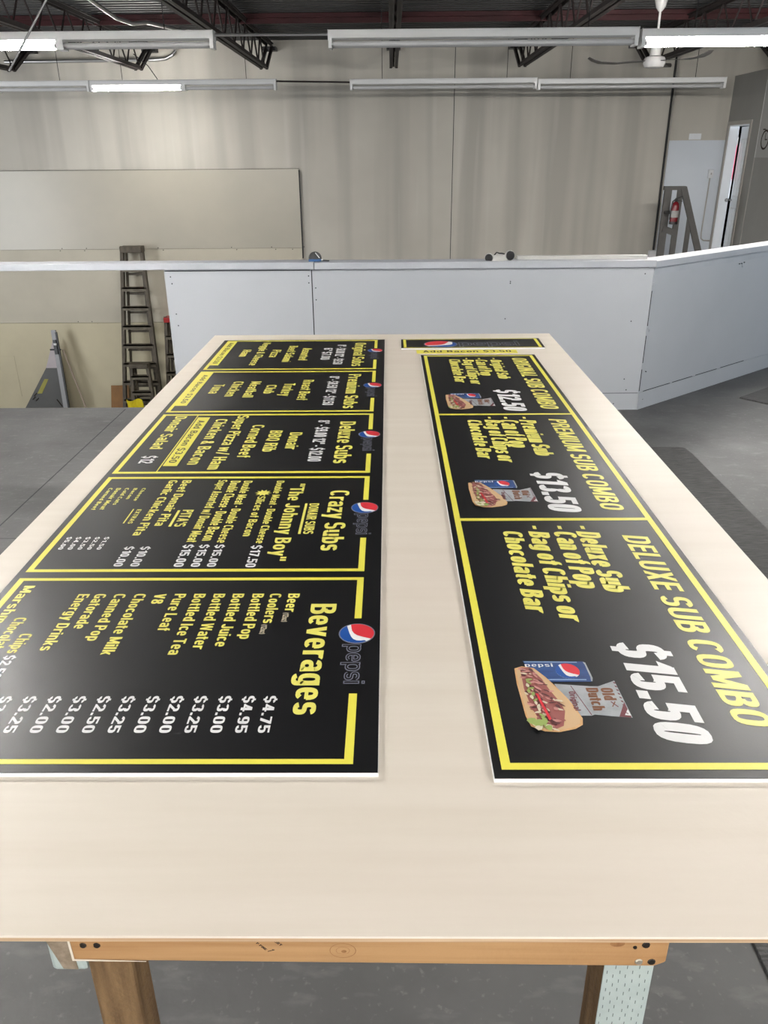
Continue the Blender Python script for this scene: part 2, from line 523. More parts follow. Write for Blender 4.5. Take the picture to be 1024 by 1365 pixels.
# joints, seams and nail heads of the half wall
m = MB()
for x0, x1, z0, z1 in ((-0.444, -0.438, 0.12, 0.875), (-1.32, -0.45, 0.872, 0.876), (-0.43, 1.59, 0.876, 0.8775), (1.0, 1.597, 0.108, 0.111)):
    m.box(x0, x1, YH - 0.0016, YH, z0, z1, 'joint_gap')
for x, z in ((-1.29, 0.84), (-1.285, 0.80), (-0.46, 0.84), (-0.46, 0.80), (-0.42, 0.77), (-0.42, 0.70), (-1.28, 0.62), (-1.275, 0.55), (1.55, 0.84), (1.50, 0.20), (1.50, 0.56), (1.52, 0.13), (1.45, 0.04), (0.75, 0.79), (0.75, 0.80), (0.73, 0.58)):
    m.lathe((x, YH, z), [(0.004, 0), (0.003, 0.002)], 'joint_gap', 8, (0, -1, 0))
struct(m, 'trim_1')
m = MB()
def on_ang(s, z, o=0.0):
    p = A + d * s + nrm * o
    return (p.x, p.y, z)
def ang_strip(mb, s0, s1, z0, z1, o, mt):
    pts = [on_ang(s0, z0, 0), on_ang(s1, z0, 0), on_ang(s1, z1, 0), on_ang(s0, z1, 0)]
    mb.prism(pts, nrm * o, mt)
ang_strip(m, 0.0, 4.5, 0.0, 0.11, 0.006, 'half_wall_paint')
ang_strip(m, 0.0, 4.5, 0.834, 0.875, 0.006, 'cap_paint')
for s0, s1 in ((0.05, 0.35), (0.38, 0.62), (0.66, 0.93), (0.98, 1.3)):
    ang_strip(m, s0, s1, 0.111, 0.114, 0.0035, 'joint_gap')
for z0, z1 in ((0.12, 0.26), (0.30, 0.47), (0.53, 0.74)):
    ang_strip(m, 0.003, 0.009, z0, z1, 0.002, 'joint_gap')
for s, z in ((0.02, 0.78), (0.03, 0.50), (0.022, 0.515), (1.05, 0.80)):
    p = on_ang(s, z)
    m.lathe(p, [(0.012, 0), (0.010, 0.004), (0.004, 0.007)], 'cap_paint', 9, nrm)
for s, z in ((1.03, 0.815), (1.06, 0.82), (1.0, 0.815), (0.05, 0.24), (0.05, 0.06)):
    m.lathe(on_ang(s, z), [(0.0035, 0), (0.003, 0.007)], 'joint_gap', 7, nrm)
struct(m, 'trim_2')
# painted cap of the half wall; it runs on to the left as an open rail
m = MB()
m.box(-9, -0.425, YH - 0.022, YH + 0.115, 0.882, 0.921, 'cap_paint')
m.box(-0.421, 1.605, YH - 0.02, YH + 0.115, 0.879, 0.919, 'cap_paint')
struct(m, 'trim_3', bevel=0.003)
m = MB()
m.prism([on_ang(-0.01, 0.875, 0.02), on_ang(4.5, 0.875, 0.02), on_ang(4.5, 0.875, -0.115), on_ang(-0.06, 0.875, -0.115)], (0, 0, 0.04), 'cap_paint')
struct(m, 'trim_4', bevel=0.003)
m = MB()
m.box(-5.4, -5.31, YH - 0.0, YH + 0.09, 0, 0.882, 'cap_paint')
struct(m, 'trim_5')

# sheathing panels fixed over the back wall on the left
m = MB()
m.box(-9, -1.389, YB - 0.03, YB, 0.160, 1.315, 'sheathing_paint')
m.box(-1.389, -1.372, YB - 0.03, YB, 0.0, 1.300, 'joint_gap')
m.box(-9, -1.389, YB - 0.03, YB, 1.3155, 1.324, 'sheathing_shadow_line')  # shadow line along the panel top, put in as a dark strip
m.box(-9, -1.389, YB - 0.02, YB, 0.1565, 0.1598, 'joint_gap')
struct(m, 'trim_6')
m = MB()
m.box(-9, -1.389, YB - 0.028, YB, -1.0, 0.156, 'sheathing_paint_dull')
m.box(-9, -1.7, YB - 0.034, YB, -2.6, -1.006, 'sheathing_paint_warm')
m.box(-9, -6.35, YB - 0.04, YB - 0.034, -2.25, -1.55, 'sheathing_paint_warm')
struct(m, 'trim_7')
m = MB()
for x in (-5.2, -4.85, -3.6, -2.5, -1.9, -1.45):
    for z in (0.175, 0.14, -0.985, -1.02):
        m.lathe((x + random.uniform(-0.1, 0.1), YB - 0.03, z), [(0.008, 0), (0.006, 0.004)], 'joint_gap', 7, (0, -1, 0))
struct(m, 'trim_8')

# ================================================================== ROOF STEEL
def joist_mesh():
    """open web joist along Y, local x=0; parts: bottom chord, top chord, web"""
    y0, y1, zb, zt = -5.9, 12.72, 2.60, 2.985
    ye = 12.02
    bc = MB()
    for s in (-0.035, 0.035):
        bc.box(s - 0.022, s + 0.022, y0, ye, zb, zb + 0.012, 'joist_steel')
        bc.box(s - 0.004, s + 0.004, y0, ye, zb, zb + 0.05, 'joist_steel')
    tc = MB()
    for s in (-0.035, 0.035):
        tc.box(s - 0.024, s + 0.024, y0, y1, zt - 0.012, zt, 'joist_steel')
        tc.box(s - 0.004, s + 0.004, y0, y1, zt - 0.05, zt, 'joist_steel')
    tc.box(-0.10, 0.10, 12.62, 12.8, zt - 0.10, zt - 0.05, 'black_metal')
    for s in (-0.04, 0.04):
        tc.bar((s, 12.00, zb + 0.01), (s, 12.66, zt - 0.06), 0.035, 0.045, 'joist_steel')
    wb = MB()
    n = 0
    y = y0
    while y < ye - 0.2:
        wb.tube([(0, y, zb + 0.02), (0, y + 0.29, zt - 0.02)], 0.011, 'joist_steel', 6)
        wb.tube([(0, y + 0.29, zt - 0.02), (0, y + 0.58, zb + 0.02)], 0.011, 'joist_steel', 6)
        y += 0.58
    return bc, tc, wb
JOISTS = ['dark steel roof joist above the grey slanted sheet, outermost of the row', 'dark steel roof joist whose end hangs above the tall folded ladder',
          'dark steel roof joist seen in the gap between the two front strip lights', 'dark steel roof joist running straight over the middle of the table',
          'dark steel roof joist between the table middle and the ceiling fan', 'dark steel roof joist ending just behind the ceiling fan', 'dark steel roof joist passing over the corner of the office wall']
proto = None
for i, x in enumerate([-5.22, -3.455, -1.715, 0.078, 1.85, 3.59, 5.36]):
    lab = JOISTS[i]
    if proto is None:
        proto = thing('roof_joist', lab, 'roof joist', (x, 0, 0), 'open-web joists under the roof deck')
        bc, tc, wb = joist_mesh()
        bc.build('bottom_chord', proto)
        tc.build('top_chord', proto)
        wb.build('web', proto)
    else:
        o = copy_tree(proto)
        o.location = (x, 0, 0)
        o['label'] = lab
m = MB()
m.box(-9, 9, 10.42, 10.52, 2.985, 3.03, 'red_oxide')
m.box(-9, 9, 10.46, 10.475, 2.93, 2.985, 'red_oxide')
m.box(-9, 9, 5.4, 5.5, 2.985, 3.03, 'red_oxide')
struct(m, 'trim_9')

# ================================================================== STRIP LIGHTS
def strip_light(label, x0, y, lit, split, top=2.405, lamp='tube_lit'):
    """8 ft white strip fixture starting at x0; lit: which tube runs are on; split: two 4 ft runs"""
    L = 2.438
    root = thing('strip_light', label, 'ceiling light', (x0, y, top), 'strip lights hung in rows')
    m = MB()
    pts = [(0, -0.055, -0.01), (0, -0.05, 0), (0, 0.05, 0), (0, 0.055, -0.01), (0, 0.06, -0.058), (0, 0.02, -0.066), (0, -0.02, -0.066), (0, -0.06, -0.058)]
    m.prism(pts, (L, 0, 0), 'fixture_white')
    m.box(-0.003, 0.0, -0.062, 0.062, -0.075, 0.002, 'fixture_white')
    m.box(L, L + 0.003, -0.062, 0.062, -0.075, 0.002, 'fixture_white')
    m.build('housing', root)
    runs = [(0, L / 2), (L / 2, L)] if split else [(0, L)]
    for k, (a, b) in enumerate(runs):
        for e, sgn in ((a, 1), (b, -1)):
            h = MB()
            h.box(min(e, e + sgn * 0.028), max(e, e + sgn * 0.028), -0.062, 0.062, -0.128, -0.055, 'fixture_white')
            h.build('lamp_holder', root)
        for s in (-1, 1):
            tb = MB()
            cy = s * 0.038
            tb.tube([(a + 0.04, cy, -0.098), (b - 0.04, cy, -0.098)], 0.020, lamp if k in lit else 'tube_glass_off', 10)
            to = tb.build('fluorescent_tube', root, smooth=True)
            to['label'] = 'lit fluorescent tube' if k in lit else 'unlit fluorescent tube'
            for e, sg in ((a + 0.026, 1), (b - 0.026, -1)):
                ends = MB()
                ends.tube([(e, cy, -0.098), (e + sg * 0.018, cy, -0.098)], 0.0203, 'conduit_steel', 10)
                ends.build('tube_cap', to, smooth=True)
    for hx in (0.42, 2.05):
        w = MB()
        w.tube([(hx, 0, 0), (hx, 0, 2.99 - top)], 0.004, 'wire_dark', 5)
        w.build('hanger_wire', root)
    return root
strip_light('half lit white strip light of the front row, crossed by a slanting rod', -3.803, 6.8, {0}, True, 2.405, 'tube_lit_dim')
strip_light('long unlit white strip light of the front row over the table middle', -0.455, 6.8, set(), False, 2.398)
strip_light('brightly lit white strip light of the front row before the ceiling fan', 2.012, 6.8, {0}, False, 2.385)
strip_light('unlit white strip light at the outer end of the back row', -6.36, 11.3, set(), True, 2.418)
strip_light('white strip light of the back row, left tube glowing above the ladder', -3.905, 11.3, {0}, True, 2.418, 'tube_lit_dim')
strip_light('unlit white strip light of the back row right of the empty gap', -0.495, 11.3, set(), False, 2.405)
strip_light('unlit white strip light of the back row nearest the right corner', 1.96, 11.3, set(), False, 2.39)
# the same rows go on over the table and behind the camera
strip_light('brightly lit white strip light over the left side of the table', -4.05, 2.3, {0}, False)
strip_light('white strip light over the right side of the table, left tubes lit', 1.35, 2.3, {0}, True, 2.385, 'tube_lit_reduced')
strip_light('white strip light behind the camera on the left, left tubes lit', -2.2, -2.2, {0}, True)
strip_light('brightly lit white strip light behind the camera on the right', 1.2, -2.2, {0}, False)

def simple(mb, name, label, cat, group=None, **k):
    return tag(mb.build(name, **k), label, cat, group)
m = MB()
m.tube([(-1.36, 6.8, 2.375), (-0.455, 6.8, 2.372)], 0.011, 'conduit_steel', 8)
simple(m, 'conduit', 'thin grey conduit joining the two front row fixtures', 'conduit', smooth=True)
m = MB()
m.tube([(-1.464, 11.3, 2.392), (-0.495, 11.3, 2.372)], 0.010, 'joist_steel', 8)
simple(m, 'conduit', 'thin dark conduit bridging the gap in the back light row', 'conduit', smooth=True)
m = MB()
m.tube([(-2.92, 7.2, 2.97), (-2.93, 8.2, 2.95), (-2.78, 9.0, 2.80), (-2.66, 9.15, 2.77), (-2.55, 9.3, 2.80), (-2.42, 9.5, 2.79), (-2.2, 10.0, 2.77)], 0.020, 'conduit_steel', 10)
simple(m, 'conduit', 'shiny bent steel conduit under the roof deck above the half lit fixture', 'conduit', smooth=True)
m = MB()
m.tube([(-5.6, 12.72, 2.78), (-3.4, 12.72, 2.79), (-3.24, 12.72, 2.80), (-3.13, 12.72, 2.85), (-3.08, 12.72, 2.92), (-3.14, 12.6, 2.97)], 0.024, 'conduit_steel', 10)
simple(m, 'conduit', 'steel conduit with an elbow along the back wall top at left', 'conduit', smooth=True)
m = MB()
m.tube([(-1.78, 5.0, 2.60), (-2.28, 5.0, 1.98)], 0.007, 'conduit_steel', 8)
m.tube([(-1.78, 5.0, 2.60), (-1.70, 5.0, 2.985)], 0.005, 'wire_dark', 6)
simple(m, 'hanging_rod', 'thin pale slanting rod hanging across the lit front row tube', 'rod', smooth=True)
m = MB()
m.tube([(-3.30, 11.3, 2.72), (-3.25, 11.3, 2.68), (-3.12, 11.28, 2.58), (-3.02, 11.3, 2.424)], 0.006, 'wire_dark', 6)
simple(m, 'power_cord', 'thin dark drooping cord feeding the left back row fixture', 'cord', smooth=True)

# ================================================================== CEILING FAN
fan = thing('ceiling_fan', 'white ceiling fan on a downrod near the right end of the ceiling', 'ceiling fan', (2.93, 9.5, 2.40))
m = MB()
m.lathe((0, 0, 0), [(0.05, -0.055), (0.10, -0.045), (0.118, -0.01), (0.118, 0.02), (0.105, 0.05), (0.06, 0.065)], 'fan_white', 24)
m.build('motor', fan, smooth=True)
m = MB()
m.lathe((0, 0, 0.062), [(0.062, 0), (0.055, 0.03), (0.052, 0.09), (0.035, 0.12)], 'fan_white', 18)
m.build('switch_housing', fan, smooth=True)
m = MB()
m.tube([(0, 0, 0.17), (0, 0, 0.52)], 0.013, 'fan_white', 12)
m.build('downrod', fan, smooth=True)
m = MB()
m.lathe((0, 0, 0.48), [(0.02, 0), (0.05, 0.04), (0.068, 0.10), (0.068, 0.148)], 'fan_white', 18)
m.build('canopy', fan, smooth=True)
for a in (182, 62, -58):
    m = MB()
    c, s = math.cos(math.radians(a)), math.sin(math.radians(a))
    pts = [(0.10, 0.03, 0.0), (0.25, 0.065, -0.006), (0.42, 0.07, -0.02), (0.60, 0.068, -0.012), (0.68, 0.06, 0.01), (0.73, 0.04, 0.035)]
    vs, fs = [], []
    for r, w, z in pts:
        for k, dz in ((-1, -0.003), (1, 0.003)):
            x, yy = r, k * w
            vs.append((x * c - yy * s, x * s + yy * c, z + dz + 0.012))
            vs.append((x * c - yy * s, x * s + yy * c, z + dz + 0.017))
    for i in range(len(pts) - 1):
        a0, b0 = 4 * i, 4 * i + 4
        fs += [(a0, a0 + 2, b0 + 2, b0), (a0 + 1, b0 + 1, b0 + 3, a0 + 3), (a0, b0, b0 + 1, a0 + 1), (a0 + 2, a0 + 3, b0 + 3, b0 + 2)]
    fs += [(0, 1, 3, 2), (len(vs) - 4, len(vs) - 2, len(vs) - 1, len(vs) - 3)]
    m.mesh(vs, fs, 'fan_blade_dark')
    m.build('blade', fan)

# ================================================================== RIGHT BACK CORNER
fr = thing('stair_rail_frame', 'grey painted lumber guard frame at the head of the stairs by the back wall', 'guard rail', (4.2, 11.6, -0.12))
def part_bar(nm, p, q, w, h, mt, root, up=(0, 1, 0)):
    mm = MB()
    mm.bar(p, q, w, h, mt, up)
    return mm.build(nm, root)
def lo(p):
    return (p[0] - 4.2, p[1] - 11.6, p[2] + 0.12)
part_bar('post', lo((3.945, 11.6, -0.12)), lo((3.945, 11.6, 1.02)), 0.10, 0.04, 'rail_frame_paint', fr)
part_bar('post', lo((4.115, 11.6, -0.12)), lo((4.115, 11.6, 1.02)), 0.075, 0.04, 'rail_frame_paint', fr)
part_bar('post', lo((4.30, 11.6, -0.12)), lo((4.30, 11.6, 0.66)), 0.06, 0.04, 'rail_frame_paint', fr)
part_bar('top_rail', lo((3.88, 11.6, 1.045)), lo((4.185, 11.6, 1.045)), 0.05, 0.06, 'rail_frame_paint', fr)
part_bar('sloping_rail', lo((4.15, 11.58, 1.05)), lo((4.60, 11.58, -0.10)), 0.085, 0.04, 'rail_frame_paint', fr)
part_bar('cross_rail', lo((3.93, 11.575, 0.51)), lo((4.13, 11.575, 0.44)), 0.085, 0.03, 'rail_frame_paint', fr)
ex = thing('fire_extinguisher', 'small red fire extinguisher hung on the grey guard frame', 'fire extinguisher', (4.015, 11.42, 0.58))
m = MB()
m.lathe((0, 0, 0), [(0.045, 0), (0.055, 0.01), (0.055, 0.23), (0.045, 0.27), (0.02, 0.295)], 'extinguisher_red', 18)
m.build('cylinder', ex, smooth=True)
m = MB()
m.lathe((0, 0, 0.09), [(0.0556, 0), (0.0556, 0.09)], 'poster_grey', 18)
m.build('paper_label', ex, smooth=True)
m = MB()
m.lathe((0, 0, 0.285), [(0.018, 0), (0.018, 0.05)], 'black_metal', 10)
m.bar((-0.01, 0, 0.335), (0.085, 0, 0.365), 0.018, 0.012, 'black_metal')
m.bar((0.0, 0, 0.315), (0.085, 0, 0.30), 0.018, 0.01, 'black_metal')
m.build('valve_handle', ex)
m = MB()
m.tube([(-0.015, 0, 0.32), (-0.05, -0.02, 0.30), (-0.064, -0.02, 0.2), (-0.062, -0.02, 0.06)], 0.009, 'black_metal', 8)
m.lathe((0, 0, 0), [(0.058, 0.0), (0.058, 0.035)], 'black_metal', 18)
m.box(-0.10, 0.02, 0.05, 0.156, 0.13, 0.17, 'black_metal')
m.build('hose', ex, smooth=True)

m = MB()
m.tube([(4.197, YB - 0.02, 2.98), (4.205, YB - 0.02, 1.2), (4.214, YB - 0.02, 0.09)], 0.016, 'wire_dark', 8)
m.tube([(4.232, YB - 0.02, 2.98), (4.238, YB - 0.02, 1.2), (4.24, YB - 0.02, 0.09)], 0.010, 'trim_tan', 8)
simple(m, 'wall_cable', 'black cable running down the back wall left of the extinguisher', 'cable', smooth=True)
jb = thing('junction_box', 'small white junction box at the foot of the black wall cable', 'junction box', (4.215, YB, 0.0))
m = MB()
m.box(-0.075, 0.075, -0.06, 0, -0.09, 0.085, 'white_plastic')
m.build('box_body', jb, bevel=0.006)
m = MB()
m.box(-0.065, 0.065, -0.066, -0.06, -0.08, 0.075, 'fixture_white')
m.build('cover_plate', jb)
m = MB()
m.tube([(4.15, YB - 0.03, 0.0), (4.05, YB - 0.03, 0.02), (3.9, YB - 0.03, -0.03), (3.7, YB - 0.03, -0.08), (3.5, YB - 0.03, -0.1)], 0.010, 'wire_dark', 7)
simple(m, 'loose_cable', 'black cable trailing left from the white junction box', 'cable', smooth=True)
m = MB()
m.box(4.539, 4.721, YB - 0.012, YB - 0.007, 1.678, 1.761, 'white_paper')
simple(m, 'paper_notice', 'small blank white notice on the back wall in the corner', 'notice')
sw = thing('light_switch', 'white surface light switch on the pale corner wall with conduit below', 'light switch', (4.94, YB - 0.006, 1.14))
m = MB()
m.box(-0.036, 0.036, -0.045, 0, 0, 0.12, 'white_plastic')
m.build('switch_box', sw, bevel=0.004)
m = MB()
m.box(-0.008, 0.008, -0.056, -0.045, 0.05, 0.075, 'trim_tan')
m.build('toggle', sw)
m = MB()
m.tube([(0.0, -0.02, 0.0), (-0.004, -0.02, -0.4), (-0.008, -0.02, -0.8), (0.0, -0.02, -0.88), (0.04, -0.02, -0.91), (0.14, -0.02, -0.915)], 0.010, 'trim_tan', 8)
m.build('conduit_run', sw, smooth=True)
# poster on the partition at the right edge
po = thing('wall_poster', 'grey poster with a black ring symbol on the dark office wall', 'poster', (XR - 0.004, 11.62, 1.43))
m = MB()
m.box(-0.008, 0.0, -1.1, 0.0, 0, 0.95, 'poster_grey')
m.box(-0.010, -0.008, -0.006, 0.0, 0, 0.95, 'white_paper')
m.build('sheet', po)
m = MB()
ring = []
cy, cz = -0.24, 0.22
for k in range(32):
    a0, a1 = 2 * math.pi * k / 32, 2 * math.pi * (k + 1) / 32
    P = lambda r, a: (-0.0095, cy + r * math.cos(a), cz + r * math.sin(a))
    m.poly([P(0.10, a0), P(0.125, a0), P(0.125, a1), P(0.10, a1)], 'ink_stamp')
m.box(-0.0097, -0.0085, cy - 0.006, cy + 0.008, cz, cz + 0.085, 'ink_stamp')
m.box(-0.0097, -0.0085, cy - 0.07, cy, cz - 0.006, cz + 0.008, 'ink_stamp')
m.box(-0.0097, -0.0085, cy + 0.03, cy + 0.11, cz + 0.12, cz + 0.135, 'ink_stamp')
m.build('ring_symbol', po)
m = MB()
m.box(-0.0097, -0.0085, -0.9, -0.2, 0.60, 0.78, 'ink_stamp')
m.build('black_block', po)

# ================================================================== LADDERS AND THINGS ON THE LOWER FLOOR
def ladder(name, label, cat, base, H, wt, wb, xt, xb, lean, nstep, first, step, capcol='weathered_ladder', rear=True, cap_h=0.09):
    """folded step ladder leaning: local base at z=0; top centre xt, bottom centre xb"""
    root = thing(name, label, cat, base)
    def P(sx, h, dy=0.0):
        f = h / H
        w = wb + (wt - wb) * f
        return (xb + (xt - xb) * f + sx * w / 2, lean * f + dy, h)
    for sx in (-1, 1):
        part_bar('side_rail', P(sx, 0), P(sx, H), 0.05, 0.085, 'weathered_ladder', root, (0, 1, 0))
    for k in range(nstep):
        h = H - first - k * step
        a, b = P(-1, h), P(1, h)
        m = MB()
        m.box(a[0], b[0], a[1] - 0.055, a[1] + 0.045, h - 0.012, h + 0.012, 'ladder_step')
        m.box(a[0], b[0], a[1] - 0.055, a[1] - 0.045, h - 0.05, h + 0.012, 'ladder_step')
        m.build('step', root)
    if rear:
        for sx in (-1, 1):
            part_bar('rear_rail', P(sx * 0.70, 0.06, 0.12), P(sx * 0.74, H - 0.08, 0.08), 0.03, 0.05, 'weathered_ladder', root, (0, 1, 0))
        for k in range(0, nstep):
            h = H - first - k * step - 0.10
            if h < 0.2: continue
            part_bar('rear_brace', P(-0.82, h, 0.10), P(0.82, h, 0.10), 0.03, 0.07 if k % 3 == 1 else 0.035, 'weathered_ladder', root, (0, 1, 0))
    m = MB()
    a, b = P(-1, H), P(1, H)
    m.box(a[0] - 0.02, b[0] + 0.02, a[1] - 0.10, a[1] + 0.10, H - cap_h, H, capcol)
    m.build('top_cap', root, bevel=0.008)
    return root
ladder('step_ladder', 'tall weathered step ladder folded against the back wall under the rail', 'ladder', (-4.15, 12.22, LOW), 2.82, 0.30, 0.66, 0.09, 0.04, 0.38, 9, 0.33, 0.295)
ladder('step_ladder', 'small step ladder folded in front of the tall ladder, yellow cloth on it', 'ladder', (-4.0, 11.95, LOW), 1.08, 0.26, 0.36, -0.02, 0.0, 0.12, 4, 0.20, 0.25, cap_h=0.06)
ladder('step_ladder', 'grey step ladder with a red top cap, half hidden by the half wall', 'ladder', (-3.50, 12.3, LOW), 1.72, 0.26, 0.42, -0.02, 0.0, 0.3, 5, 0.3, 0.29, 'red_plastic', cap_h=0.08)

m = MB()
rows = []
for i in range(9):
    f = i / 8
    row = []
    for j in range(9):
        g = j / 8
        x = -4.22 + 0.26 * g + 0.02 * math.sin(f * 5)
        yy = 11.79 - 0.05 * math.sin(g * math.pi * 2.5) * (0.3 + f) - 0.02 * f
        z = -2.02 - 0.52 * f + 0.035 * math.cos(g * 6 + 1) - 0.10 * abs(g - 0.45) * (1 - f)
        row.append((x, yy, z))
    rows.append(row)
vs = [p for r in rows for p in r] + [(p[0], p[1] + 0.018, p[2]) for r in rows for p in r]
fs = []
for i in range(8):
    for j in range(8):
        a = i * 9 + j
        fs.append((a, a + 9, a + 10, a + 1))
        fs.append((81 + a, 81 + a + 1, 81 + a + 10, 81 + a + 9))
for i in range(8):
    fs += [(i, i + 1, 82 + i, 81 + i), (72 + i, 153 + i, 154 + i, 73 + i), (9 * i, 81 + 9 * i, 90 + 9 * i, 9 * i + 9), (9 * i + 8, 9 * i + 17, 98 + 9 * i, 89 + 9 * i)]
m.mesh(vs, fs, 'yellow_cloth')
simple(m, 'yellow_cloth', 'bright yellow cloth hanging on the small folded ladder', 'cloth', smooth=True)
m = MB()
m.prism([(-4.74, 12.42, LOW), (-4.42, 12.42, LOW), (-4.43, 12.62, -2.03), (-4.73, 12.62, -2.03)], (0, 0.012, 0), 'hardboard')
simple(m, 'hardboard_sheet', 'brown hardboard offcut standing left of the tall ladder', 'board')
gs = thing('grey_sheet_panel', 'slanted grey sheet with a yellow label standing by the back wall at left', 'sign panel', (-5.7, 12.4, LOW))
G = lambda x, z, dy=0.0: (x + 5.7, (z - LOW) * 0.14 + dy, z - LOW)
m = MB()
m.prism([G(-6.33, -2.6), G(-5.46, -2.6), G(-5.50, -1.70), G(-5.74, -1.70)], (0, 0.012, 0), 'grey_sheet')
m.build('sheet_body', gs)
m = MB()
m.prism([G(-5.74, -1.70), G(-5.50, -1.70), G(-5.52, -1.25), G(-5.57, -1.25)], (0, 0.012, 0), 'lilac_film')
m.build('film_corner', gs)
m = MB()
m.prism([G(-5.79, -1.88, -0.004), G(-5.72, -1.88, -0.004), G(-5.86, -2.12, -0.004), G(-5.94, -2.12, -0.004)], (0, 0.003, 0), 'label_olive')
m.build('yellow_label', gs)
mk = MB()
for x, z in ((-6.0, -2.16), (-6.03, -2.22), (-5.98, -2.24)):
    mk.bar(G(x, z, -0.004), G(x + 0.05, z + 0.045, -0.004), 0.012, 0.02, 'ink_stamp', (0, 1, 0))
mk.bar(G(-5.62, -2.22, -0.004), G(-5.54, -2.34, -0.004), 0.01, 0.02, 'ink_stamp', (0, 1, 0))
mk.build('marker_writing', gs)
sp = thing('metal_stand', 'silver flat pole with a black clamp standing against the grey sheet', 'stand', (-5.5, 12.3, LOW))
S = lambda x, z, dy=0.0: (x + 5.5, (z - LOW) * 0.14 + dy, z - LOW)
m = MB()
m.bar(S(-5.43, -2.59), S(-5.50, -1.07), 0.075, 0.03, 'alu_pole', (0, 1, 0))
m.build('flat_pole', sp)
m = MB()
m.bar(S(-5.375, -2.59, -0.01), S(-5.455, -1.10, -0.01), 0.028, 0.03, 'black_metal', (0, 1, 0))
m.bar(S(-5.58, -1.375, -0.03), S(-5.40, -1.375, -0.03), 0.022, 0.022, 'black_metal', (0, 0, 1))
m.bar(S(-5.475, -1.45, -0.03), S(-5.49, -1.22, -0.03), 0.05, 0.03, 'black_metal', (0, 1, 0))
m.build('black_clamp', sp)
m = MB()
m.bar(S(-5.50, -1.285, -0.05), S(-5.455, -1.285, -0.05), 0.02, 0.03, 'white_plastic')
m.build('clamp_tag', sp)
m = MB()
m.tube([(-5.40, 12.52, -1.39), (-5.03, 12.3, LOW)], 0.016, 'stick_wood', 8)
simple(m, 'thin_pole', 'thin pale pole leaning right from the black clamped stand', 'pole', smooth=True)

# ================================================================== ON THE CAP OF THE HALF WALL
rs = thing('respirator_mask', 'grey half-mask respirator with two round black filters on the half wall', 'respirator', (0.68, 4.48, 0.919))
m = MB()
m.lathe((0, 0.01, 0), [(0.058, 0.0), (0.055, 0.012), (0.042, 0.028), (0.022, 0.036), (0.008, 0.039)], 'mask_grey', 20)
m.build('face_piece', rs, smooth=True)
for sx, z in ((-1, 0.014), (1, 0.027)):
    m = MB()
    c = Vector((sx * 0.061, -0.016, z))
    ax = Vector((sx * 0.35, -1.0, 0.1))
    m.lathe(c, [(0.026 if sx > 0 else 0.024, -0.012), (0.030 if sx > 0 else 0.027, -0.004), (0.030 if sx > 0 else 0.027, 0.004), (0.024, 0.008)], 'mask_grey', 20, ax)
    m.lathe(c, [(0.027 if sx > 0 else 0.024, 0.006), (0.026 if sx > 0 else 0.023, 0.011), (0.018, 0.013)], 'filter_black', 20, ax)
    m.build('filter', rs, smooth=True)
m = MB()
m.tube([(-0.03, -0.01, 0.03), (-0.018, -0.015, 0.046), (0.0, -0.01, 0.040), (0.015, -0.012, 0.040), (0.03, -0.01, 0.036)], 0.004, 'black_metal', 7)
m.build('strap', rs, smooth=True)
tr = thing('tape_roll', 'small black and blue tape roll lying at the joint of the half wall cap', 'tape roll', (-0.42, 4.475, 0.921))
m = MB()
m.lathe((0, 0, 0.016), [(0.020, -0.02), (0.038, -0.018), (0.038, 0.0)], 'tape_black', 20, (0.25, -1, 0.1))
m.lathe((0, 0, 0.016), [(0.0385, 0.0), (0.0385, 0.009), (0.030, 0.012)], 'tape_black', 20, (0.25, -1, 0.1))
o = m.build('black_shell', tr, smooth=True)
m = MB()
m.box(-0.037, 0.036, -0.022, 0.02, 0.0, 0.013, 'tape_blue')
m.bar((0.036, -0.01, 0.006), (0.085, -0.01, 0.003), 0.02, 0.006, 'tape_black')
m.build('blue_base', tr)
m = MB()
m.bar((0.004, -0.02, 0.05), (0.028, -0.02, 0.020), 0.004, 0.007, 'white_plastic', (0, 1, 0))
m.box(0.038, 0.048, -0.022, -0.01, 0.006, 0.013, 'white_plastic')
m.build('white_strip', tr)
m = MB()
m.box(0.792, 1.57, 4.495, 4.545, 0.919, 0.938, 'board_offwhite')
simple(m, 'lumber_strip', 'off-white lumber strip lying along the half wall cap at right', 'board')

# ================================================================== FLOOR MATS
m = MB()
m.prism([(0.78, -0.3, 0.0), (1.645, -0.3, 0.0), (1.665, 3.60, 0.0), (1.655, 3.69, 0.0), (1.62, 3.705, 0.0), (0.78, 3.705, 0.0)], (0, 0, 0.008), 'rubber_mat')
simple(m, 'floor_mat', 'long dark grey ribbed mat on the floor along the table', 'floor mat')
m = MB()
c = Vector((2.3556, 4.6806, 0))
e1, e2 = d, nrm
m.prism([c, c + e2 * 0.9, c + e2 * 0.9 + e1 * 1.8, c + e1 * 1.8], (0, 0, 0.008), 'rubber_mat')
simple(m, 'floor_mat', 'dark grey mat set askew on the floor beside the angled half wall', 'floor mat')

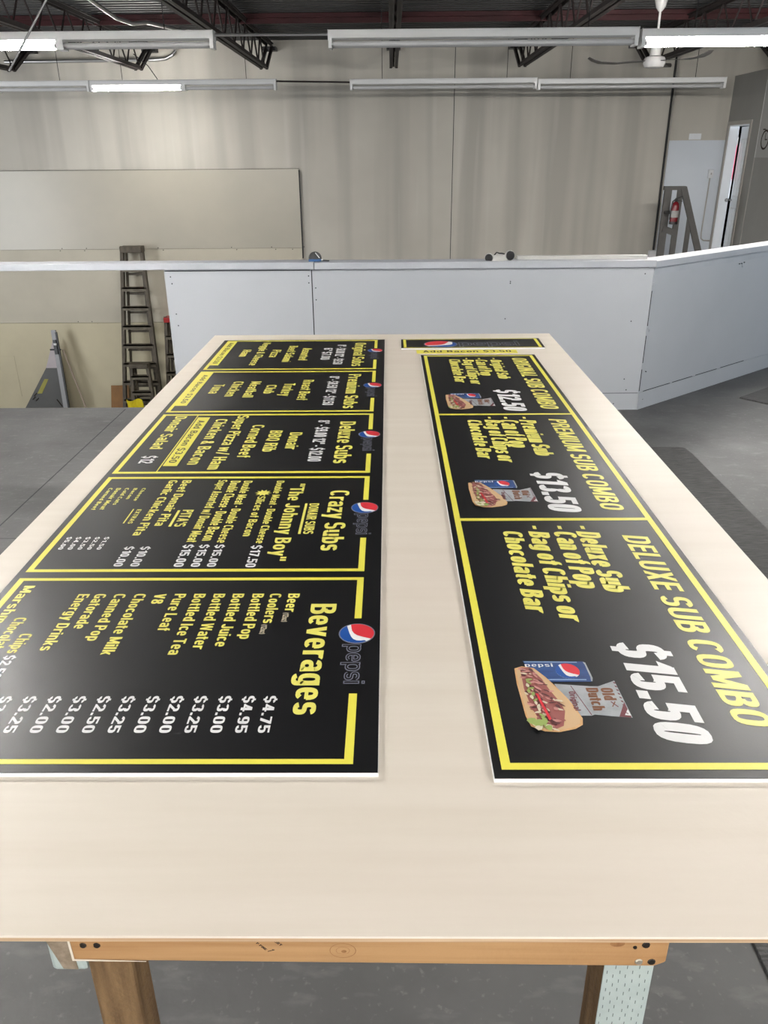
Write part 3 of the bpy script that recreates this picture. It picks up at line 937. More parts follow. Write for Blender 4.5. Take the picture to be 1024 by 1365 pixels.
# ================================================================== WORK TABLE
T = 0.9
tb = thing('work_table', 'long work table with a pale birch plywood top on lumber legs', 'table', (0, 0, 0))
m = MB()
m.box(-0.6096, 0.6096, 0.0, 2.438, T - 0.0025, T, 'birch_veneer')
m.box(-0.6096, 0.6096, 0.0005, 2.4375, T - 0.0075, T - 0.0025, 'ply_edge')
top = m.build('tabletop', tb)
def lumber(nm, x0, x1, y0, y1, z0, z1, mt, bev=0.003, par=tb):
    mm = MB()
    mm.box(x0, x1, y0, y1, z0, z1, mt)
    return mm.build(nm, par, bevel=bev)
ap = MB()
ap.mesh([(-0.270, 0.053, 0.797), (0.283, 0.053, 0.790), (0.294, 0.053, 0.796), (0.2945, 0.053, 0.8925), (-0.272, 0.053, 0.8925), (-0.270, 0.091, 0.797), (0.283, 0.091, 0.790), (0.294, 0.091, 0.796), (0.2945, 0.091, 0.8925), (-0.272, 0.091, 0.8925)],
        [(0, 1, 2, 3, 4), (9, 8, 7, 6, 5), (0, 5, 6, 1), (1, 6, 7, 2), (2, 7, 8, 3), (3, 8, 9, 4), (4, 9, 5, 0)], 'pine_lumber')
apron = ap.build('apron', tb, bevel=0.002)
apron['label'] = 'orange pine front apron'
k = MB()
for x, z, r in ((-0.257, 0.818, 0.0035), (-0.244, 0.818, 0.0035), (0.272, 0.820, 0.004), (0.280, 0.797, 0.004), (0.262, 0.817, 0.002)):
    k.lathe((x, 0.053, z), [(r, 0), (r * 0.8, 0.001)], 'screw_dark', 10, (0, -1, 0))
k.lathe((0.268, 0.053, 0.797), [(0.004, 0), (0.003, 0.0012)], 'screw_bright', 10, (0, -1, 0))
k.build('screws', apron)
k = MB()
k.poly([(-0.2722, 0.0525, 0.8925), (-0.2704, 0.0525, 0.797), (-0.2682, 0.0525, 0.799), (-0.2700, 0.0525, 0.8925)], 'raw_edge')
k.poly([(-0.2704, 0.0525, 0.797), (-0.20, 0.0525, 0.7960), (-0.20, 0.0525, 0.7968), (-0.2682, 0.0525, 0.7995)], 'raw_edge')
k.build('raw_edge_strip', apron)
k = MB()
def ellipse(mb, cx, cz, rx, rz, y, mt, n=20):
    mb.poly([(cx + rx * math.cos(2 * math.pi * i / n), y, cz + rz * math.sin(2 * math.pi * i / n)) for i in range(n)], mt)
ellipse(k, -0.012, 0.812, 0.010, 0.008, 0.0528, 'pine_lumber')
for rx, rz in ((0.0125, 0.0100), (0.0065, 0.0050)):
    n = 28
    for i in range(n):
        a0, a1 = 2 * math.pi * i / n, 2 * math.pi * (i + 1) / n
        Q = lambda r, a: (-0.012 + rx * r * math.cos(a), 0.0526, 0.812 + rz * r * math.sin(a))
        k.poly([Q(1, a0), Q(1, a1), Q(0.95, a1), Q(0.95, a0)], 'knot_wood')
ellipse(k, -0.011, 0.811, 0.0025, 0.002, 0.0525, 'knot_wood')
k.build('knot', apron)
k = MB()
ellipse(k, 0.245, 0.822, 0.007, 0.004, 0.0527, 'knot_wood')
k.build('knot', apron)
lumber('rear_apron', -0.272, 0.294, 2.30, 2.338, 0.793, 0.8925, 'pine_lumber')
lumber('leg', -0.279, -0.233, 0.091, 0.133, 0.0, 0.8925, 'old_lumber', 0.004)['label'] = 'weathered brown front leg'
rl = lumber('leg', 0.2515, 0.3015, 0.0912, 0.093, 0.0, 0.793, 'painted_lumber', 0.0)
rl['label'] = 'pale green painted front leg'
r2 = lumber('leg_core', 0.2515, 0.3015, 0.093, 0.142, 0.0, 0.8925, 'old_lumber', 0.002, rl)
inc = MB()
for i in range(7):
    for j in range(26):
        x = 0.2555 + i * 0.0066 + random.uniform(-0.0014, 0.0014)
        z = 0.785 - j * 0.0135 - (0.006 if i % 2 else 0)
        inc.box(x, x + 0.0007, 0.0909, 0.0912, z - 0.0045, z, 'incising_dark')
inc.build('incising_marks', rl)
lumber('leg', -0.279, -0.233, 2.255, 2.30, 0.0, 0.8925, 'old_lumber', 0.004)
lumber('leg', 0.2515, 0.3015, 2.25, 2.30, 0.0, 0.8925, 'old_lumber', 0.004)
sr = lumber('side_rail', -0.318, -0.2795, 0.092, 2.33, 0.727, 0.816, 'painted_lumber', 0.005)
eg = MB()
eg.prism([(-0.3165, 0.0912, 0.775), (-0.305, 0.0912, 0.732), (-0.290, 0.0912, 0.731), (-0.291, 0.0912, 0.79), (-0.297, 0.0912, 0.813), (-0.315, 0.0912, 0.813)], (0, 0.002, 0), 'end_grain')
eg.build('end_grain', sr)
lumber('side_rail', 0.21, 0.248, 0.092, 2.30, 0.80, 0.8925, 'pine_lumber')

# ================================================================== LETTERING (a bold sans drawn from stems, bars and rings)
class Font:
    def __init__(s, stem=0.20, bar=0.155, w=0.54, cw=0.60, gap=0.085, space=0.27, inset=0.0):
        s.s, s.b, s.w, s.cw, s.gap, s.space, s.e = stem, bar, w, cw, gap, space, inset
    def rect(s, x0, y0, x1, y1):
        e = s.e
        return [[(x0 + e, y0 + e), (x1 - e, y0 + e), (x1 - e, y1 - e), (x0 + e, y1 - e)]]
    def diag(s, x0, y0, x1, y1, k=1.0):
        e, t = s.e, s.s * k
        return [[(x0 + e, y0 + e), (x0 + t - e, y0 + e), (x1 + t - e, y1 - e), (x1 + e, y1 - e)]]
    def ring(s, cx, cy, rx, ry, a0=0, a1=360, n=2.5):
        e, out = s.e, []
        ro, so = rx - e, ry - e
        ri, si = max(rx - s.s + e, 0.01), max(ry - s.b + e, 0.01)
        k = max(3, int(abs(a1 - a0) / 18))
        def P(r, q, a):
            c, d = math.cos(a), math.sin(a)
            return (cx + r * math.copysign(abs(c) ** (2 / n), c), cy + q * math.copysign(abs(d) ** (2 / n), d))
        for i in range(k):
            t0 = math.radians(a0 + (a1 - a0) * i / k)
            t1 = math.radians(a0 + (a1 - a0) * (i + 1) / k)
            out.append([P(ro, so, t0), P(ro, so, t1), P(ri, si, t1), P(ri, si, t0)])
        return out
    def ess(s, w, H):
        ry = (H + s.b) / 4
        return s.ring(w / 2, H - ry, w / 2, ry, 15, 270) + s.ring(w / 2, ry, w / 2, ry, -165, 90)
    def glyph(s, ch):
        S, B, w, c, X, D = s.s, s.b, s.w, s.cw, 0.74, -0.23
        R, O, G = s.rect, s.ring, s.diag
        h, q = X / 2, w / 2
        if ch == 'a': return w, O(q, X - .25, q, .25, 0, 165) + R(w - S, 0, w, X - .22) + O(q, .225, q, .225)
        if ch == 'b': return w, R(0, 0, S, 1) + O(q, h, q, h)
        if ch == 'c': return w * .96, O(q, h, q, h, 38, 322)
        if ch == 'd': return w, R(w - S, 0, w, 1) + O(q, h, q, h)
        if ch == 'e': return w, O(q, h, q, h, 0, 318) + R(S * .6, h - B * .45, w - S * .25, h + B * .35)
        if ch == 'f': return .36, R(.07, 0, .07 + S, .80) + R(0, X - B, .36, X) + O(.07 + .2, .80, .2, .20, 75, 180)
        if ch == 'g': return w, R(w - S, 0, w, X) + O(q, h, q, h) + O(q, .0, q, -D, 200, 360)
        if ch == 'h': return w, R(0, 0, S, 1) + O(q, X - .28, q, .28, 0, 170) + R(w - S, 0, w, X - .26)
        if ch == 'i': return S, R(0, 0, S, X) + R(0, .85, S, 1)
        if ch == 'j': return S, R(0, D, S, X) + R(0, .85, S, 1)
        if ch == 'k': return w, R(0, 0, S, 1) + G(S * .8, .30, w - S, X) + G(w - S, 0, S * .8, .42)
        if ch == 'l': return S, R(0, 0, S, 1)
        if ch == 'm':
            m_ = w * .86
            return 2 * m_ - S, R(0, 0, S, X) + O(m_ / 2, X - .26, m_ / 2, .26, 0, 170) + R(m_ - S, 0, m_, X - .24) + O(1.5 * m_ - S, X - .26, m_ / 2, .26, 0, 170) + R(2 * m_ - 2 * S, 0, 2 * m_ - S, X - .24)
        if ch == 'n': return w, R(0, 0, S, X) + O(q, X - .28, q, .28, 0, 170) + R(w - S, 0, w, X - .26)
        if ch == 'o': return w, O(q, h, q, h)
        if ch == 'p': return w, R(0, D, S, X) + O(q, h, q, h)
        if ch == 'q': return w, R(w - S, D, w, X) + O(q, h, q, h)
        if ch == 'r': return .38, R(0, 0, S, X) + O(.29, X - .29, .29, .29, 62, 180)
        if ch == 's': return w * .92, s.ess(w * .92, X)
        if ch == 't': return .36, R(.06, .16, .06 + S, .93) + R(0, X - B, .36, X) + O(.06 + .2, .19, .2, .19, 180, 285)
        if ch == 'u': return w, R(w - S, 0, w, X) + O(q, .28, q, .28, 190, 360) + R(0, .26, S, X)
        if ch == 'v': return w, G(q - S / 2, 0, 0, X) + G(q - S / 2, 0, w - S, X)
        if ch == 'w': return w * 1.5, G(w * .38 - S / 2, 0, 0, X, .85) + G(w * .38 - S / 2, 0, w * .75 - S / 2, X, .85) + G(w * 1.12 - S / 2, 0, w * .75 - S / 2, X, .85) + G(w * 1.12 - S / 2, 0, w * 1.5 - S, X, .85)
        if ch == 'x': return w, G(0, 0, w - S, X) + G(w - S, 0, 0, X)
        if ch == 'y': return w, G(q - S / 2, .02, 0, X) + G(.10, D, w - S, X)
        if ch == 'z': return w * .9, R(0, X - B, w * .9, X) + R(0, 0, w * .9, B) + G(0, B * .8, w * .9 - S, X - B * .8)
        p = c / 2
        if ch == 'A': return c * 1.05, G(0, 0, c * .525 - S / 2, 1) + G(c * 1.05 - S, 0, c * .525 - S / 2, 1) + R(c * .25, .22, c * .8, .22 + B)
        if ch == 'B': return c, R(0, 0, S, 1) + R(0, 1 - B, p, 1) + R(0, 0, p, B) + R(0, .5 - B * .4, p, .5 + B * .6) + O(p - .02, .755, p - .01, .245, -90, 90) + O(p, .285, p, .285, -90, 90)
        if ch == 'C': return c, O(p, .5, p, .5, 38, 322, 2.8)
        if ch == 'D': return c, R(0, 0, S, 1) + R(0, 1 - B, p, 1) + R(0, 0, p, B) + O(p, .5, p, .5, -90, 90, 2.8)
        if ch in 'EF':
            r = R(0, 0, S, 1) + R(0, 1 - B, c * .85, 1) + R(0, .5 - B * .4, c * .8, .5 + B * .6)
            return c * .85, r + (R(0, 0, c * .85, B) if ch == 'E' else [])
        if ch == 'G': return c, O(p, .5, p, .5, 38, 360, 2.8) + R(c - S, .05, c, .5) + R(p, .5 - B * .9, c, .5)
        if ch == 'H': return c, R(0, 0, S, 1) + R(c - S, 0, c, 1) + R(0, .5 - B / 2, c, .5 + B / 2)
        if ch == 'I': return S, R(0, 0, S, 1)
        if ch == 'J': return c * .85, R(c * .85 - S, .25, c * .85, 1) + O(c * .425, .28, c * .425, .28, 180, 360)
        if ch == 'K': return c, R(0, 0, S, 1) + G(S * .8, .40, c - S, 1) + G(c - S, 0, S * .8, .55)
        if ch == 'L': return c * .8, R(0, 0, S, 1) + R(0, 0, c * .8, B)
        if ch == 'M': return c * 1.3, R(0, 0, S, 1) + R(c * 1.3 - S, 0, c * 1.3, 1) + G(c * .65 - S / 2, .1, S * .2, 1, .9) + G(c * .65 - S / 2, .1, c * 1.3 - S * 1.1, 1, .9)
        if ch == 'N': return c, R(0, 0, S, 1) + R(c - S, 0, c, 1) + G(c - S * 1.05, 0, S * .05, 1)
        if ch == 'O': return c, O(p, .5, p, .5, 0, 360, 2.8)
        if ch == 'P': return c * .95, R(0, 0, S, 1) + R(0, 1 - B, p, 1) + R(0, .40, p, .40 + B) + O(p * .95, .70, p * .95, .30, -90, 90)
        if ch == 'Q': return c, O(p, .5, p, .5, 0, 360, 2.8) + G(c - S * 1.1, -.04, p, .25, .8)
        if ch == 'R': return c, R(0, 0, S, 1) + R(0, 1 - B, p, 1) + R(0, .42, p, .42 + B) + O(p * .97, .71, p * .97, .29, -90, 90) + G(c - S, 0, p * .8, .5)
        if ch == 'S': return c * .96, s.ess(c * .96, 1)
        if ch == 'T': return c * .95, R(c * .475 - S / 2, 0, c * .475 + S / 2, 1) + R(0, 1 - B, c * .95, 1)
        if ch == 'U': return c, R(0, .3, S, 1) + R(c - S, .3, c, 1) + O(p, .32, p, .32, 180, 360)
        if ch == 'V': return c, G(p - S / 2, 0, 0, 1) + G(p - S / 2, 0, c - S, 1)
        if ch == 'W': return c * 1.5, G(c * .38 - S / 2, 0, 0, 1, .85) + G(c * .38 - S / 2, 0, c * .75 - S / 2, 1, .85) + G(c * 1.12 - S / 2, 0, c * .75 - S / 2, 1, .85) + G(c * 1.12 - S / 2, 0, c * 1.5 - S, 1, .85)
        if ch == 'X': return c, G(0, 0, c - S, 1) + G(c - S, 0, 0, 1)
        if ch == 'Y': return c, R(p - S / 2, 0, p + S / 2, .45) + G(p - S / 2, .4, 0, 1) + G(p - S / 2, .4, c - S, 1)
        if ch == 'Z': return c * .9, R(0, 1 - B, c * .9, 1) + R(0, 0, c * .9, B) + G(0, B * .8, c * .9 - S, 1 - B * .8)
        g = w * 1.02
        u = g / 2
        if ch == '0': return g, O(u, .5, u, .5, 0, 360, 2.8)
        if ch == '1': return .42, R(.42 - S, 0, .42, 1) + G(0, .70, .42 - S - .02, .96, .9)
        if ch == '2': return g, O(u, .70, u, .30, -35, 175) + G(0, B * .7, g - S * 1.2, .60) + R(0, 0, g, B)
        if ch == '3': return g, O(u, .745, u, .255, -80, 165) + O(u, .28, u, .28, -165, 85)
        if ch == '4': return g * 1.05, R(g * .86 - S, 0, g * .86, 1) + R(0, .2, g * 1.05, .2 + B) + G(0, .22, g * .86 - S * 1.1, 1, .8)
        if ch == '5': return g, R(.02, .46, S, 1) + R(.02, 1 - B, g * .95, 1) + O(u, .325, u, .325, -165, 140)
        if ch == '6': return g, O(u, .32, u, .32) + O(u, .5, u, .5, 45, 185, 2.8)
        if ch == '7': return g * .95, R(0, 1 - B, g * .95, 1) + G(g * .15, 0, g * .95 - S, 1 - B * .8)
        if ch == '8': return g, O(u, .745, u * .94, .255) + O(u, .28, u, .28)
        if ch == '9': return g, O(u, .68, u, .32) + O(u, .5, u, .5, -135, 5, 2.8)
        if ch == '$': return g, s.ess(g, 1) + R(u - S * .35, -.12, u + S * .35, B * .6) + R(u - S * .35, 1 - B * .6, u + S * .35, 1.12)
        if ch == '.': return S, R(0, 0, S, B * 1.25)
        if ch == '-': return .32, R(0, .30, .32, .30 + B)
        if ch == '"': return S * 1.9, R(0, .64, S * .75, 1) + R(S * 1.15, .64, S * 1.9, 1)
        if ch == "'": return S * .8, R(0, .64, S * .8, 1)
        if ch == '/': return .42, G(0, -.05, .42 - S * .8, 1.05, .8)
        if ch == '(': return .28, O(.3, .42, .3, .62, 120, 240)
        if ch == ')': return .28, O(-.02, .42, .3, .62, -60, 60)
        if ch == '&': return c * 1.05, O(p * .85, .76, p * .62, .24) + O(p * .85, .27, p * .85, .27, 60, 350) + G(c * 1.02 - S, 0, p * .35, .7)
        return s.space, []
    def line(s, txt):
        x, out = 0.0, []
        for ch in txt:
            if ch == ' ':
                x += s.space
                continue
            wd, pl = s.glyph(ch)
            out += [[(a + x, b) for a, b in p] for p in pl]
            x += wd + s.gap
        return x - s.gap, out

REG = Font()
HEAVY = Font(stem=0.245, bar=0.175, w=0.52, cw=0.57, gap=0.045, space=0.22)
LIGHT_OUT = Font(stem=0.19, bar=0.16, w=0.62, cw=0.6, gap=0.04)
LIGHT_IN = Font(stem=0.19, bar=0.16, w=0.62, cw=0.6, gap=0.04, inset=0.045)
SPACED = Font(stem=0.16, bar=0.13, w=0.52, cw=0.58, gap=0.14, space=0.4)
DOWN = (Vector((0, -1, 0)), Vector((1, 0, 0)))     # reads towards the camera, letters stand towards +X
ACROSS = (Vector((1, 0, 0)), Vector((0, 1, 0)))    # reads to the right

def put_text(mb, txt, origin, length, height, ori, mt, z, font=REG, shear=0.0):
    """fit the line into length x height (cap height) at origin on a flat print"""
    tw, polys = font.line(txt)
    U, V = ori
    k = (length - shear * height) / tw
    o = Vector((origin[0], origin[1], 0))
    for i, p in enumerate(polys):
        zz = z + (i % 9) * 1.1e-5
        pts = []
        for a, b in p:
            q = o + U * (a * k + shear * b * height) + V * (b * height)
            pts.append((q.x, q.y, zz))
        mb.poly(pts, mt)

def soda_emblem(mb, c, ru, rv, ori, z, ring=True, text=None, face='print_black', textmat='print_grey'):
    """round red-white-blue emblem; text = (start offset, length, x-height, baseline offset)"""
    U, V = ori
    o = Vector((c[0], c[1], 0))
    def P(u, v, k=1.0, dz=0.0):
        q = o + U * (u * ru * k) + V * (v * rv * k)
        return (q.x, q.y, z + dz)
    N = 48
    if ring:
        mb.poly([P(math.cos(2 * math.pi * i / N), math.sin(2 * math.pi * i / N), 1.07) for i in range(N)], 'print_grey')
    mb.poly([P(math.cos(2 * math.pi * i / N), math.sin(2 * math.pi * i / N), 1.0, 1e-4) for i in range(N)], 'print_white')
    def arc(a0, a1, n=18):
        return [(math.cos(math.radians(a0 + (a1 - a0) * i / n)), math.sin(math.radians(a0 + (a1 - a0) * i / n))) for i in range(n + 1)]
    top = arc(29, 150)
    cur = [(-.62, -.02), (-.28, -.36 + .02), (.0, -.22), (.2, .0), (.36, .30), (.47, .62)]
    cur = [(-.80, -.30), (-.28, -.30), (.0, -.17), (.20, .02), (.36, .33), (.48, .70)]
    red = arc(56, 203) + cur[1:-1]
    mb.poly([P(u, v, 1.0, 2e-4) for u, v in red], 'print_red')
    bl = arc(218, 395, 26) + [(.72, .48), (.76, .22), (.74, .0), (.60, -.20), (.36, -.32), (.05, -.42), (-.35, -.52)]
    mb.poly([P(u, v, 1.0, 2e-4) for u, v in bl], 'print_blue')
    if text:
        s0, ln, xh, bo = text
        q = o + U * s0 + V * bo
        put_text(mb, 'pepsi', (q.x, q.y), ln, xh / 0.74, ori, textmat, z + 1e-4, LIGHT_OUT)
        put_text(mb, 'pepsi', (q.x, q.y), ln, xh / 0.74, ori, face, z + 2.4e-4, LIGHT_IN)

def rect(mb, x0, x1, y0, y1, z, mt):
    mb.poly([(x0, y0, z), (x1, y0, z), (x1, y1, z), (x0, y1, z)], mt)
def quad(mb, pts, z, mt):
    mb.poly([(x, y, z) for x, y in pts], mt)

BT = T + 0.005          # top of the foam boards
ZF = BT + 0.0004        # printed face
ZP = ZF + 0.0003        # first print layer
def board(name, label, cat, outline):
    root = thing(name, label, cat, (0, 0, T))
    mb = MB()
    mb.prism([(x, y, 0.0002) for x, y in outline], (0, 0, 0.0048), 'foam_white')
    mb.build('foam_board', root)
    mb = MB()
    cx = sum(p[0] for p in outline) / len(outline)
    cy = sum(p[1] for p in outline) / len(outline)
    ins = [(x + (0.0006 if x < cx else -0.0006), y + (0.0006 if y < cy else -0.0006)) for x, y in outline]
    mb.prism([(x, y, 0.0050) for x, y in ins], (0, 0, ZF - BT), 'print_black')
    face = mb.build('printed_face', root)
    return root, face
def part(mb, name, face, label=None):
    for i, p in enumerate(mb.v):
        mb.v[i] = (p[0], p[1], p[2] - T)
    o = mb.build(name, face)
    if label:
        o['label'] = label
    return o

# ------------------------------------------------------------------ the long menu board on the left
menu, face = board('menu_board', 'long black menu board with five yellow framed panels of prices', 'menu board',
                   [(-0.548, 0.186), (0.0205, 0.186), (0.0125, 2.326), (-0.552, 2.326)])
